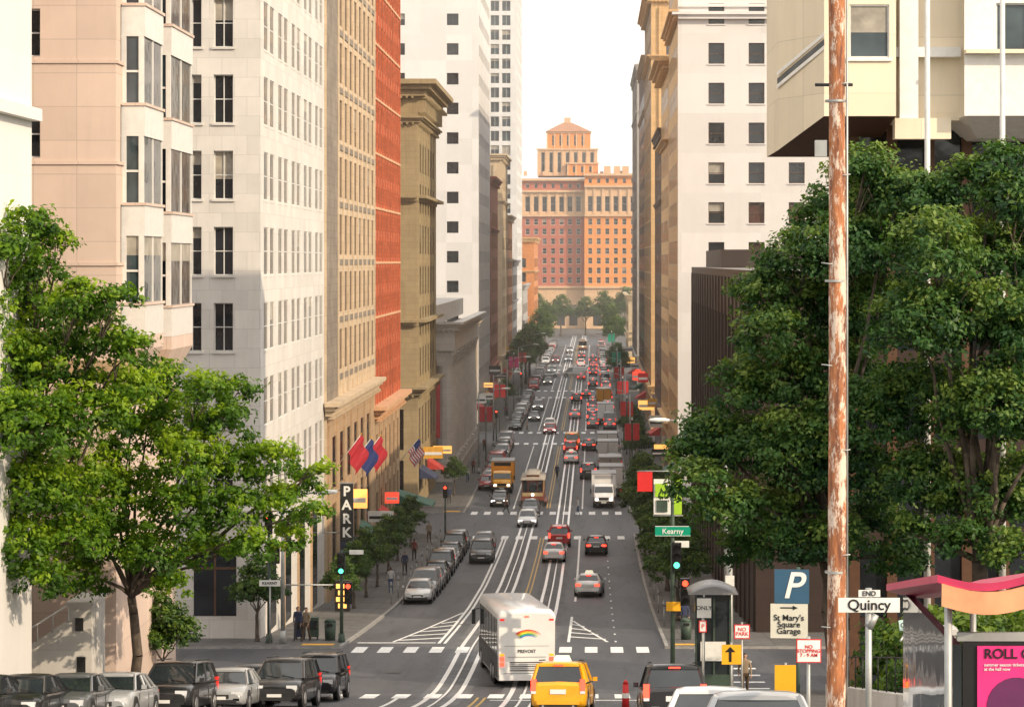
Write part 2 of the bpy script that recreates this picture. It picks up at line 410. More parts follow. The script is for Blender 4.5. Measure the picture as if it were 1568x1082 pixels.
# --- light stone building
mb=MB(); y0,y1=135,167; zb=GZ(y1)-1; T=64
shell(mb,-44,XL,y0,y1,zb,T,GREY,ROOF,('x1','front'))
f=FF(mb,-44,XL,y0); W_=31.25
us=[]
for g in range(6):
    c=W_-(-12.75+15.5)-g*4.9; us += [(c-1.3,c-.3),(c+.33,c+1.33)]
f.wall(W_,zb,T,us,rows(PZ(35,135),3.93,2.5,8,T),GREY,GS_DARK,.32,FR_W,1,1,GREY,fw=.05)
f=SF(mb,-1,XL,y0)
us=[]
for i in range(5): us += [(1.4+6.3*i,3.2+6.3*i),(4.0+6.3*i,5.8+6.3*i)]
f.wall(32,zb,T,us,rows(PZ(35,135),3.93,2.5,8,T),GREY,GS_DARK,.32,FR_W,1,1,GREY,fw=.05,blindp=.08)
cornice(mb,-1,XL,y0,y1,11.3,GREY,.35,.4,-44)
for yy in (138,145,152,159): mb.box(XL-.3,XL+.02,yy,yy+3.6,GZ(yy)+.2,9.6,G_DARK); mb.box(XL,XL+.12,yy-.25,yy-.01,GZ(yy),10,TAN)
for k in range(6):
    x=-16.2-k*4.2; mb.box(x,x+2.2,y0-.02,y0+.3,6.2,10,G_DARK); mb.box(x+1.05,x+1.15,y0-.08,y0-.03,6.2,10,FR_BR); mb.box(x,x+2.2,y0-.07,y0-.025,8.6,8.72,FR_BR)
mb.obj('light_stone_office_building')

# --- beige ornate building
mb=MB(); y0,y1=167.05,204; xs=-12.6; zb=GZ(y1)-1; T=72
shell(mb,-44,xs,y0,y1,zb,T,BEIGE,ROOF,('x1',))
f=SF(mb,-1,xs,y0); zc=14.6
f.wall(y1-y0,zc,T,reg(7.5,36.5,3.6,2.1),rows(PZ(200,190),3.85,2.7,zc+1,T),BEIGE,GS_DARK,.4,FR_BR,1,1,fw=.08,blindp=.1)
f.bx(0,7.2,zc,T,.0,.12,MOTTLE)
for i in range(9):
    a=7.35+i*3.6; f.bx(a-.35,a+.35,zc+1,T,0,.4,BEIGE)
for r in rows(PZ(200,190),3.85,2.7,zc+1,T): f.bx(7.4,36.9,r[0]-.7,r[0]-.3,0,.3,MOTTLE)
cornice(mb,-1,xs,y0,y1,zc,BEIGE,.9,.9)
f.wall(y1-y0,zb,zc,reg(1,36,5.2,3.6),[(4.2,8.6),(9.6,13)],TAN,GS_DARK,.5,FR_BR,2,1,blindp=0)
for i in range(7): a=1+i*5.2; f.bx(a-.3,a+.5,GZ(y0+a)-.5,zc-.6,0,.5,TAN)
mb.obj('beige_limestone_building')

# --- red terracotta building
mb=MB(); y0,y1=204.05,231.5; xs=-12.7; zb=-1; T=70; zc=12.2
shell(mb,-44,xs,y0,y1,zb,T,REDT,ROOF,('x1',))
f=SF(mb,-1,xs,y0)
f.wall(y1-y0,zc,T,reg(.5,27,2.65,1.75),rows(PZ(240,210)-1.0,2.15,1.35,zc+1,T),REDT,gset((G_RED,5),(G_DARK,5),(G_MID,1)),.3,FR_BR,1,0,fw=.05,blindp=.08)
LT=plain('terracotta_band',(.62,.36,.20),.7,0,.15,2)
z=PZ(240,210)
for k in range(-3,11): 
    if z+k*4.3>zc+1: f.bx(0,27.4,z+k*4.3,z+k*4.3+.18,.0,.5,LT)
for i in range(11): a=.5+2.65*i; f.bx(max(0,a-.2),a+.2,zc+1,T,0,.45,REDT)
cornice(mb,-1,xs,y0,y1,zc,LT,1.1,1.0)
f.wall(y1-y0,zb,zc,reg(.5,27,4.4,3),[(2.4,6.2),(7.2,10.8)],TAN,GS_DARK,.5,FR_BR,2,1,blindp=0)
for i in range(6): a=.6+i*4.4; f.bx(a-.2,a+.6,-.5,zc-.5,0,.5,TAN)
mb.obj('red_terracotta_building')

# --- olive building with cornice
mb=MB(); y0,y1=256,286; xs=XL; zb=-1; T=41.2
shell(mb,-42,xs,y0,y1,zb,T,OLIVE,ROOF,('x1','front'))
for f,W_,um in ((FF(mb,-42,xs,y0),29.25,29.25),(SF(mb,-1,xs,y0),30,30)):
    f.wall(W_,11.5,T,reg(.6,um-.6,4.2,2.7),rows(PZ(240,256),4.05,2.9,12.5,38),OLIVE,GS_DARK,.5,FR_BR,2,1,fw=.1,blindp=.08)
    f.wall(W_,zb,11.4,reg(.5,um-.5,4.7,3),[(1.5,5),(6,10)],OLIVE,GS_DARK,.5,FR_BR,2,1,blindp=0)
    for i in range(7): a=.65+i*4.2; f.bx(max(0,a-.4),a+.4,12.4,T-3.2,0,.45,OLIVE)
    for zz in (30.4,18.2): f.bx(0,W_,zz,zz+.3,.0,.5,OLIVE); f.bx(0,W_,zz+.3,zz+.6,0,.85,OLIVE)
    for i in range(int(W_/1.4)): f.bx(.3+i*1.4,.3+i*1.4+.45,T-2.1,T-.6,0,.75,OLIVE); f.bx(.3+i*1.4+.05,.3+i*1.4+.4,T-.9,T-.6,.76,1.3,OLIVE)
cornice(mb,-1,xs,y0,y1,T-.55,OLIVE,1.9,1.6,-42)
cornice(mb,-1,xs,y0,y1,T-3.1,OLIVE,.7,.6,-42)
cornice(mb,-1,xs,y0,y1,11.42,OLIVE,1.0,.8,-42)
mb.obj('olive_corniced_building')

# --- bank with giant columns (portico)
PALE=stone('pale_bank_stone',(.54,.51,.48),1.5,.7,.8,.1,.2)
mb=MB(); y0,y1=289,350; xs=XL-.6; T=16.5
shell(mb,-42,xs,y0,y1,-1,T,PALE,ROOF,('x1',))
f=SF(mb,-1,xs,y0); f.wall(61,-1,T,reg(2,60,5.6,2.6),[(1,6),(8,13)],PALE,GS_DARK,.5,FR_BR,2,2)
xo=XL+1.9
mb.box(xs-.1,xo+.1,y0-.3,y1,-.5,1.4,PALE)
for i in range(11):
    y=y0+1.3+i*5.75; x=xo-1.15
    mb.box(x-1.15,x+1.15,y-1.15,y+1.15,1.4,2.3,PALE)
    rings=[]
    for t,r in ((0,1.05),(.03,.95),(.5,.92),(.93,.78),(1,.84)):
        z=2.3+t*10.6; rings.append([(x+r*(1+.05*(k%2))*math.cos(6.2832*k/24),y+r*(1+.05*(k%2))*math.sin(6.2832*k/24),z) for k in range(24)])
    mb.loft(rings,PALE,True,False)
    mb.frus((x-.8,x+.8,y-.8,y+.8,12.9),(x-1.15,x+1.15,y-1.15,y+1.15,14.6),PALE)
    for e in (-1,1): mb.cyl((x+e*.95,y-1.2,14.3),(x+e*.95,y+1.2,14.3),.25,.25,8,PALE)
mb.box(xs-.1,xo,y0-.2,y1,14.6,16.9,PALE); cornice(mb,-1,xo,y0-.2,y1,16.9,PALE,1.,.9,-42)
mb.box(-42,XL-.2,y0,y1,17.5,19.6,PALE)
RB=plain('red_banner',(.55,.03,.04),.7,0,.1)
mb.box(XL-.9,XL+.3,y0-.52,y0-.46,5,12,RB)
mb.obj('columned_bank_building')

mb=MB(); y0,y1=392,436; T=90
shell(mb,-42,XL,y0,y1,-1,T,WHITE,ROOF,('x1','front'))
f=FF(mb,-42,XL,y0); X0=42
f.wall(29.25,-1,T,[(X0-17.5,X0-15.75),(X0-25.4,X0-23.8),(X0-33,X0-31.2)],rows(PZ(30,392),4.45,1.75,2,T),WHITE,GS_DARK,.35,FR_D,1,0,blindp=.1)
f=SF(mb,-1,XL,y0); f.wall(44,-1,T,reg(1,43,4,2.4),rows(PZ(30,392),4.45,1.75,2,T),WHITE,GS_DARK,.35,FR_D,1,0,blindp=0)
mb.obj('white_tower')
mb=MB(); shell(mb,-40,XL-.2,374,391.5,-1,15.5,CREAM,ROOF,('x1','front'))
SF(mb,-1,XL-.2,374).wall(17.5,-1,15.5,reg(.5,17,3.2,1.9),[(1,4),(5.5,8),(9.5,12.4)],CREAM,GS_OLD,.3)
FF(mb,-40,XL-.2,374).wall(27.05,-1,15.5,reg(.5,27,3.2,1.9),[(1,4),(5.5,8),(9.5,12.4)],CREAM,GS_OLD,.3)
cornice(mb,-1,XL-.2,374,391.5,15,CREAM,.8,.7,-40); mb.obj('cream_corner_building')

mb=MB(); y0,y1=597,640; T=112
GRIDW=stone('tower_precast',(.64,.63,.62),3,3.3,.9,.05,.05)
shell(mb,-44,-12.95,y0,y1,-1,T,GRIDW,ROOF,('x1','front'))
FF(mb,-44,-12.95,y0).wall(31.05,-1,T,reg(.3,30.9,2.6,1.95),rows(30,3.3,2.35,3,T),GRIDW,gset((G_MID,6),(G_DARK,2),(G_BLUE,4),(G_BLIND,1)),.35,FR_W,1,0,blindp=.4)
SF(mb,-1,-12.95,y0).wall(43,-1,T,reg(.3,42.7,2.25,1.55),rows(30,3.3,2.2,3,T),GRIDW,gset((G_MID,5),(G_DARK,3)),.35,FR_W,0,0)
mb.obj('high_rise_tower')

def simple(name,side,y0,y1,T,wall,gl=GS_DARK,pitch=3.6,w=2.1,fh=3.8,wh=2.4,depth=28,base=6.5,basemat=None,cd=.9,off=0.,frame=FR_BR,trimm=None,pil=False,side_wall=None):
    mb=MB(); xs=side*(12.75+off); xo=side*(12.75+off+depth); x0,x1=min(xs,xo),max(xs,xo); skip=('x1','front') if side<0 else ('x0','front')
    shell(mb,x0,x1,y0,y1,-1,T,wall,ROOF,skip); bm=basemat or wall; tm=trimm or wall
    for kind in (0,1):
        wl=wall
        if kind==0: f=FF(mb,x0,x1,y0); W_=x1-x0
        else: f=SF(mb,side,xs,y0,.12 if side<0 else .04); W_=y1-y0; wl=side_wall or wall
        f.wall(W_,base,T,reg(.4,W_-.4,pitch,w+(.4 if kind else 0)),rows(base+2.4,fh,wh,base+.6,T-1.3),wl,gl,.3,frame,1,1,tm,blindp=.1)
        f.wall(W_,-1,base-.01,reg(.4,W_-.4,pitch*1.3,pitch*.95),[(.5,base-1.6)],bm,GS_DARK,.4,FR_D,1,1,blindp=0)
        if pil:
            n=int((W_-.8)/pitch); m=((W_-.8)-n*pitch)/2+.4
            for i in range(n+1): a=m+i*pitch; f.bx(max(0,a-.3),min(W_,a+.3),base+.6,T-1.2,0,.35,tm)
    cornice(mb,side,xs,y0,y1,base-.3,tm,.5,.5,xo)
    cornice(mb,side,xs,y0,y1,T-.3,tm,cd,1.1,xo)
    cornice(mb,side,xs,y0,y1,T-8.5,tm,cd*.5,.5,xo,False)
    rx=(xs+xo)/2; mb.box(rx-4,rx+4,y0+6,y0+min(16,(y1-y0)*.7),T,T+3.2,wall)
    return mb.obj(name)
simple('dark_brick_building',-1,440,471,38,BRICK)
simple('cream_stone_building',-1,494,524,44,CREAM,pil=True)
simple('brick_shop_building',-1,526,556,33,BRICKO,trimm=CREAM)
simple('grey_stone_building',-1,558,591,24,BANK)
simple('orange_brick_building',-1,690,740,30,BRICKO,off=-1.6,trimm=GOLD)
mb=MB(); y0,y1=256,287; T=56
shell(mb,XR,48,y0,y1,-1,T,WHITE,ROOF,('x0','front'))
f=FF(mb,XR,48,y0)
f.wall(35.25,-1,T,[(PX(1097+61.5*i,256)-XR-.78,PX(1097+61.5*i,256)-XR+.78) for i in range(8)],rows(PZ(82,256),3.9,2.05,2,T),WHITE,gset((G_DARK,8),(G_RED,2)),.35,FR_BR,0,1,WHITE,blindp=.25)
f.bx(0,35.25,48.2,48.6,0,.6,WHITE); f.bx(0,35.25,49.4,49.7,0,.3,WHITE); f.bx(-.6,35.25,48.6,48.9,0,.9,WHITE)
f=SF(mb,1,XR,y0,.05); f.wall(31,-1,T,reg(.4,30.6,3.5,2.1),rows(PZ(82,256),3.9,2.3,2,T),GOLD,GS_DARK,.35,FR_BR,1,1,CREAM,blindp=.1)  # orange reflection on the white building's street side, painted in as wall colour
cornice(mb,1,XR,y0,y1,48.3,GOLD,.9,.8)
mb.obj('white_corner_building')
simple('ornate_cream_building',1,288,318,46,GOLD,pil=True,cd=1.6)
simple('stone_bank_building',1,319,351,40,DKBR,pil=True,cd=.5)
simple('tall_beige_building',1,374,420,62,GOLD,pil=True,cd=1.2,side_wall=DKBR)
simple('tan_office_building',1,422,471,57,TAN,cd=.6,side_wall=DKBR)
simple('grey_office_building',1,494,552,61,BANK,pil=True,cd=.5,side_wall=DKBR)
simple('low_stone_building',1,613,660,16,CREAM)
simple('low_corner_building',-1,642,686,18,BANK)
mb=MB(); y0,y1=140,231; T=24.0
shell(mb,XR+.4,60,y0,y1,-1,T,BROWN,ROOF,('x0',))
f=SF(mb,1,XR+.4,y0); f.wall(91,-1,T,reg(1,90,4.4,2.2),[(8,21)],BROWN,GS_DARK,.7,None,0,0,blindp=0)
for i in range(21): f.bx(1+i*4.4-.5,1+i*4.4+.4,2,T-.5,0,.5,BROWN)
mb.box(XR+1.5,58,y0+60,y1-4,T,T+1.4,BROWN)
mb.obj('brown_granite_bank')

# --- far brick building
mb=MB(); d=950
xa,xm,xb=-62,PX(895,d),52; zt1=PZ(275,d); zt2=PZ(268,d)
f=FF(mb,xa,xm,d+5); W_=xm-xa
FGL=gset((G_DARK,6),(G_MID,4))
def farwall(f,W_,zt,main,top):
    zr=PZ(440,d); zq=PZ(330,d)
    f.wall(W_,0,zr,reg(.5,W_-.5,4.6,3),[(1,8.5)],FARS,GS_DARK,.6,FR_D,1,1)
    f.wall(W_,zr,zq,reg(.5,W_-.5,3.1,1.5),rows(zr+2.6,3.55,2.2,zr+.5,zq),main,FGL,.4,FR_W,0,1,FARS,fw=.08,blindp=.1)
    f.wall(W_,zq,zt-4,reg(.5,W_-.5,3.1,1.7),[(zq+1.5,zq+7)],top,GS_DARK,.6,FR_W,0,1,blindp=0)
    f.wall(W_,zt-4,zt,reg(.5,W_-.5,3.1,1.2),[(zt-3,zt-1.2)],main,GS_OLD,.4,FR_W,0,0)
    for z,k in ((zr,.8),(zq,.9),(zt-4.2,1.2),(zt,1.6)): f.bx(0,W_,z-.3,z+.5,0,k,FARS)
    for i in range(int(W_/3.1)): f.bx(.2+i*3.1,.9+i*3.1,zq+.6,zt-4.5,0,.5,FARS)
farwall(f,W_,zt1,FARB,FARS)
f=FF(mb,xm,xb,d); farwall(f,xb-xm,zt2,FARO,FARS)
mb.face([(xm,d,0),(xm,d+5,0),(xm,d+5,zt2),(xm,d,zt2)],FARB)
mb.box(xa,xm-.01,d+6.05,d+40,0,zt1,FARB); mb.box(xm,xb,d+1.1,d+40,0,zt2,FARB)
def tier(x0,x1,y0,y1,z0,z1,wl,pitch):
    f=FF(mb,PX(x0,d),PX(x1,d),y0); W_=PX(x1,d)-PX(x0,d)
    f.wall(W_,z0,z1,reg(.3,W_-.3,pitch,1.3),[(z0+1.2,z1-1.4)],wl,GS_DARK,.4,FR_W,0,1,blindp=0)
    f.bx(-.4,W_+.4,z1-.5,z1,0,.6,FARS); mb.box(PX(x0,d),PX(x1,d),y0+.6,y1,z0,z1-.01,wl)
    for i in range(int(W_/pitch)+1): f.bx(min(W_-.5,i*pitch),min(W_,i*pitch+.5),z0,z1-.6,0,.35,FARS)
tier(822,915,d+9,d+32,zt2,PZ(226,d),FARS,3.0)
tier(868,916,d+7,d+9.5,zt2,PZ(248,d),FARO,3.0)
tier(836,904,d+12,d+28,PZ(226,d),PZ(199,d),FARO,2.7)
x0,x1=PX(838,d),PX(902,d); RT=plain('clay_tile_roof',(.42,.2,.11),.8,0,.15,1)
mb.frus((x0-.8,x1+.8,d+11,d+29,PZ(199,d)),(PX(861,d),PX(875,d),d+18,d+22,PZ(184,d)),RT)
mb.box(PX(863,d),PX(873,d),d+18.5,d+21.5,PZ(184,d),PZ(176,d),FARS)
for x in range(-56,50,7): mb.box(x,x+1.2,d+8,d+10,zt2,zt2+random.uniform(1,2.4),FARS)
for px in (925,940,953): mb.box(PX(px,d),PX(px,d)+2.4,d+4,d+8,zt2,zt2+3.4,FARS)
mb.obj('brick_hotel_building')

# --- modern building upper right
SUNP=stone('cream_panels',(.78,.68,.52),3.2,2.2,.85,.05,.08,offset=0); PW=plain('white_panel',(.82,.8,.76),.5,0,.05)
mb=MB(); y0=98.
zl=PZ(212,y0); zh=PZ(182,y0); zt=47
xA,xB,xC,xD=PX(1193,y0)+.2,PX(1262,y0),PX(1372,y0),PX(1475,y0)
yA=y0+3.5
def vq(xa_,ya_,xb_,yb_,z0,z1,m,z0b=None): mb.face([(xa_,ya_,z0),(xb_,yb_,z0 if z0b is None else z0b),(xb_,yb_,z1),(xa_,ya_,z1)],m)
vq(xA,yA,xB,y0,zl-.3,zt,SUNP,zh+.1); vq(xA,yA,xA,y0+10,zl-.3,zt,SUNP)
for z in (PZ(90,y0),PZ(70,y0)): 
    mb.face([(xA-.05,yA-.08,z-.9),(xB,y0-.08,z+.35),(xB,y0-.08,z+.5),(xA-.05,yA-.08,z-.75)],PW)
mb.face([(xA-.03,yA-.05,PZ(86,y0)-.9),(xB,y0-.05,PZ(86,y0)+.35),(xB,y0-.05,PZ(74,y0)+.35),(xA-.03,yA-.05,PZ(74,y0)-.9)],G_MID)
mb.face([(xA,yA,zl-.3),(xB,y0,zh+.1),(xC,y0,zh+.1),(xC,y0+10,zl-.3),(xA,y0+10,zl-.3)],FR_BR)
f=FF(mb,xB,xC,y0); W_=xC-xB
f.wall(W_,zh+.1,zt,[(W_-1.75,W_-.25)],rows(PZ(48,y0),3.9,2.0,zh+1,zt),SUNP,gset((G_BLUE,1)),.12,FR_W,0,0,PW,blindp=.5)
f=FF(mb,xC+.01,xD,y0+1.2); W_=xD-xC
f.wall(W_,PZ(170,y0),zt,[],[],SUNP,[G_DARK]); f.bx(0,W_,PZ(85,y0),PZ(70,y0),0,.5,PW)
mb.box(xC+.2,xC+.9,y0+.5,y0+1.19,PZ(182,y0),zt,PW)
mb.box(xC+.01,xD-.4,y0+.4,y0+1.19,PZ(212,y0),PZ(180,y0),SUNP)
f=FF(mb,xD,26,y0-.3); W_=26-xD
f.wall(W_,PZ(178,y0),zt,reg(.2,W_,3.2,2.3),rows(PZ(45,y0),3.9,1.9,zh+1,zt),PW,gset((G_BLUE,1),(G_MID,1)),.2,FR_W,1,0,PW,blindp=.4)
f.bx(0,W_,PZ(84,y0),PZ(78,y0),.01,.5,SUNP)
mb.frus((xD+.8,26,y0+2,y0+10,PZ(208,y0)),(xD,26,y0-.3,y0+10,PZ(178,y0)-.01),PW)
mb.box(xC,26,y0+1.21,y0+10,zh,zt-.1,SUNP)
mb.box(xB+1.5,26,y0+5,y0+9.9,5,zh-.2,G_DARK)
for z in (10,13.5,17,20.5,24): mb.box(xB+1.3,26,y0+4.8,y0+9.8,z,z+.5,BROWN)
for px in (1320,1380,1440,1500,1560): mb.box(PX(px,y0),PX(px,y0)+.4,y0+4.7,y0+4.98,5,zh,FR_BR)
mb.obj('modern_panel_building')
for px in (1420,1535):
    mb=MB(); x=PX(px,92); mb.cyl((x,92,GZ(92)),(x,92,40),.13,.08,10,FR_W); mb.cyl((x,92,40),(x,92,40.3),.16,.02,8,FR_W); mb.cyl((x,92,GZ(92)),(x,92,GZ(92)+.5),.25,.2,10,FR_W); mb.obj('flagpole')

# ---------------- trees -----------------
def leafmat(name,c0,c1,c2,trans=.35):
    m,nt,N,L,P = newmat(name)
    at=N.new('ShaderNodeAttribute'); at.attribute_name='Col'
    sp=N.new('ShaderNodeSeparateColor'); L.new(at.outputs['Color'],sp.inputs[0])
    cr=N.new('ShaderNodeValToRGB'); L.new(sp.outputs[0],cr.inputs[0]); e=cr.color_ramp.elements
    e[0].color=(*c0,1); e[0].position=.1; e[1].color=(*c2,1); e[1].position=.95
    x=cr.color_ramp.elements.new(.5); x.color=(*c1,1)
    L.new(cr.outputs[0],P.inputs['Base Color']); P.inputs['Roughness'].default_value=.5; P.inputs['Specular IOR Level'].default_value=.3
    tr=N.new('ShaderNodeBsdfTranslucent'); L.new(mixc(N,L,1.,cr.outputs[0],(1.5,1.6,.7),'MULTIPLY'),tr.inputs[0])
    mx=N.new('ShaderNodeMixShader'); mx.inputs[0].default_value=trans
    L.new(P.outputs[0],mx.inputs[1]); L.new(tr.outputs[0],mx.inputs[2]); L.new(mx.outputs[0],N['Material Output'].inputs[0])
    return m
LF_L=leafmat('leaves_bright',(.025,.07,.008),(.09,.19,.012),(.27,.38,.02),.4)
LF_R=leafmat('leaves_deep',(.014,.05,.018),(.05,.125,.028),(.17,.24,.045),.3)
LF_S=leafmat('leaves_street',(.018,.045,.010),(.045,.10,.016),(.14,.21,.025),.3)
BARK=plain('bark',(.11,.085,.065),.9,0,.3,3,bump=.6)
def foliage(name,lobes,mat,leaf=.16,cl_dens=3.2,per=38,clr=.45,seed=1,shell_lo=.5):
    r=np.random.default_rng(seed); C=[];Nn=[];V=[]
    for (c,rad) in lobes:
        c=np.array(c); rad=np.array(rad); area=4*math.pi*((rad[0]*rad[1]+rad[0]*rad[2]+rad[1]*rad[2])/3)
        n=max(6,int(area*cl_dens)); dirs=r.normal(size=(n,3)); dirs/=np.linalg.norm(dirs,axis=1)[:,None]
        dirs[:,2]=np.where(dirs[:,2]<-.55,-dirs[:,2],dirs[:,2])
        k=r.uniform(shell_lo,1.08,size=(n,1)); p=c+dirs*rad*k
        base=r.uniform(-.15,.15)
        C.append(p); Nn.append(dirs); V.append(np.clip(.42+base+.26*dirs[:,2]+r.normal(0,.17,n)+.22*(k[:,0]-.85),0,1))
    C=np.concatenate(C);Nn=np.concatenate(Nn);V=np.concatenate(V); n=len(C)
    cr=r.uniform(.55,1.25,size=n)*clr
    cnt=per; P=np.repeat(C,cnt,0); D=np.repeat(Nn,cnt,0); val=np.repeat(V,cnt); R=np.repeat(cr,cnt)
    o=r.normal(size=P.shape); o/=np.linalg.norm(o,axis=1)[:,None]; o*= (r.uniform(0,1,size=(len(P),1))**.5)
    o[:,2]*=.65
    P=P+o*R[:,None]
    nn=D*.6+o*.5+np.array([0,0,.5])+r.normal(0,.55,size=P.shape); nn/=np.linalg.norm(nn,axis=1)[:,None]
    a=np.cross(nn,r.normal(size=P.shape)); a/=np.linalg.norm(a,axis=1)[:,None]; b=np.cross(nn,a)
    L_=leaf*r.uniform(.6,1.3,size=(len(P),1))
    q=np.stack([P-a*L_*.55,P+b*L_*.3-a*L_*.05,P+a*L_*.55-nn*L_*.12,P-b*L_*.3-a*L_*.05],1).reshape(-1,3)
    m=len(P); me=bpy.data.meshes.new(name)
    me.vertices.add(m*4); me.vertices.foreach_set('co',q.astype(np.float32).ravel())
    me.loops.add(m*4); me.loops.foreach_set('vertex_index',np.arange(m*4,dtype=np.int32))
    me.polygons.add(m); me.polygons.foreach_set('loop_start',np.arange(0,m*4,4,dtype=np.int32)); me.polygons.foreach_set('loop_total',np.full(m,4,dtype=np.int32))
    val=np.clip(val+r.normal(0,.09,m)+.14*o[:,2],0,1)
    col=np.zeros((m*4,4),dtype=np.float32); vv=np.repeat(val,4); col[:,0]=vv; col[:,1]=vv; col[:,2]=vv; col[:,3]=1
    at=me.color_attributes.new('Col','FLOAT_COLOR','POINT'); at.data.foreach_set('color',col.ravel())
    me.materials.append(mat); me.update(); me.validate(); return me
def wood(name,base,fork,lobes,r0,seed=1):
    rd=random.Random(seed); mb=MB(); base=Vector(base); fork=Vector(fork)
    def limb(p,q,ra,rb,n=5,wob=.25):
        prev=p; pr=ra; L=(q-p).length
        for i in range(1,n+1):
            t=i/n; nx=p.lerp(q,t)+(Vector((rd.uniform(-1,1),rd.uniform(-1,1),rd.uniform(-.5,.5)))*wob*L*.12 if i<n else Vector((0,0,0)))
            nx.z+=L*.06*math.sin(t*math.pi); rr=ra+(rb-ra)*t
            mb.cyl(prev,nx,pr,rr,8,BARK,i==1 or i==n); prev=nx; pr=rr
    mb.cyl(base,base+Vector((0,0,.4)),r0*1.5,r0*1.05,10,BARK)
    limb(base+Vector((0,0,.3)),fork,r0,r0*.75,5,.2)
    for (c,rad) in lobes:
        c=Vector(c); m=fork.lerp(c,.45)+Vector((rd.uniform(-.4,.4),rd.uniform(-.4,.4),rd.uniform(-.2,.5)))
        limb(fork,m,r0*.38,r0*.22,3); limb(m,c,r0*.22,r0*.08,4)
        for k in range(4):
            e=c+Vector((rd.uniform(-1,1)*rad[0],rd.uniform(-1,1)*rad[1],rd.uniform(-.4,1)*rad[2]))*.95
            limb(c.lerp(m,.25),e,r0*.09,r0*.03,3)
    return mb
def tree(name,base,fork,lobes,mat,r0=.25,seed=1,**kw):
    e=empty(name,base)
    b=Vector(base); lb=[((Vector(c)-b)[:],r) for c,r in lobes]
    wood('trunk',(0,0,0),(Vector(fork)-b)[:],lb,r0,seed).obj('trunk',e)
    inst('foliage',foliage('foliage',lb,mat,seed=seed,**kw),None,e)
    return e
def lob(lst,d,jit=1.5,seed=3,s=1.):
    rd=random.Random(seed); out=[]
    for px,py,r in lst:
        dd=d+rd.uniform(-jit,jit); rr=r*s*dd/F; out.append(((PX(px,dd),dd,PZ(py,dd)),(rr*rd.uniform(.95,1.15),rr*rd.uniform(.9,1.3),rr*rd.uniform(.75,.95))))
    return out
R1=[(1325,255,42),(1300,300,60),(1380,300,60),(1260,340,50),(1215,400,55),(1175,455,50),(1290,390,75),(1370,380,80),(1180,520,55),(1240,480,75),(1320,480,85),(1140,600,55),(1200,590,70),(1280,580,85),(1085,670,55),(1150,690,70),(1230,690,80),(1070,740,45),(1120,780,60),(1200,790,70),(1130,840,40),(1290,720,85),(1280,830,55),(1340,640,80),(1345,790,60),(1060,700,35),(1150,450,30),(1200,845,45),(1380,860,50)]
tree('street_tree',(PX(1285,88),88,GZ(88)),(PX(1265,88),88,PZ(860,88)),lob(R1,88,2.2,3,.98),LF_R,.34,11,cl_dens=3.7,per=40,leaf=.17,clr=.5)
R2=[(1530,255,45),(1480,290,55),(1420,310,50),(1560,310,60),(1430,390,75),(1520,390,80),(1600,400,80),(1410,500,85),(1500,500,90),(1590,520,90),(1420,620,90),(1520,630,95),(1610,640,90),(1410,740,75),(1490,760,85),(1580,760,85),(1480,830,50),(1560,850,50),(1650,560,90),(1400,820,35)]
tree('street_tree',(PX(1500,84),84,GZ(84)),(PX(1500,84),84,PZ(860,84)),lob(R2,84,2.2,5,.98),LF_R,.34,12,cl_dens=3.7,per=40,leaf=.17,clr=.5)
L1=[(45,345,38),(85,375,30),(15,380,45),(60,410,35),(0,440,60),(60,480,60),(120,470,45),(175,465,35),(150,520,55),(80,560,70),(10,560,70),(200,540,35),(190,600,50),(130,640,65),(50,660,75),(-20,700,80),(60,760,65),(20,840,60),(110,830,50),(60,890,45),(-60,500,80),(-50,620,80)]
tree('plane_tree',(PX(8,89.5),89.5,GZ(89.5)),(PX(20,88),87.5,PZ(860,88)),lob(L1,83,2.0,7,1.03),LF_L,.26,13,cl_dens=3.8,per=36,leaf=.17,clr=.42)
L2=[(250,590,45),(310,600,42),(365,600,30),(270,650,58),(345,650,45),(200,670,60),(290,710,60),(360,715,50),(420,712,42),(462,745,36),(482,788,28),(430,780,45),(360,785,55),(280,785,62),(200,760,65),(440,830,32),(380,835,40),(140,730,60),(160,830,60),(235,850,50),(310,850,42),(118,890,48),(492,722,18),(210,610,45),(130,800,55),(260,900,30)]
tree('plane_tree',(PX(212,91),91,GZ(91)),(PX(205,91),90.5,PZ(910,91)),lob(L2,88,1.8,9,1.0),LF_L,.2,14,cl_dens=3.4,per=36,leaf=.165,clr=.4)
gl=[((0,0,4.2),(1.4,1.4,1.2)),((.9,.3,3.4),(1.1,1.1,.9)),((-1,-.2,3.5),(1.1,1.1,.9)),((.1,.9,3.2),(1.1,1.,.8)),((.2,-1,3.3),(1.1,1.,.8)),((0,0,5.1),(.8,.8,.8))]
sm_f=foliage('small_foliage',gl,LF_S,leaf=.2,cl_dens=4,per=24,clr=.4,seed=21); sm_w=wood('small_trunk',(0,0,0),(0,0,2),gl,.13,5).mesh('small_trunk')
def stree(x,y,s=1.,yaw=0,name='street_tree'):
    e=empty(name,(x,y,GZ(y)+.1)); e.rotation_euler[2]=yaw; e.scale=(s,s,s*random.uniform(.9,1.1))
    inst('trunk',sm_w,None,e); inst('foliage',sm_f,None,e)
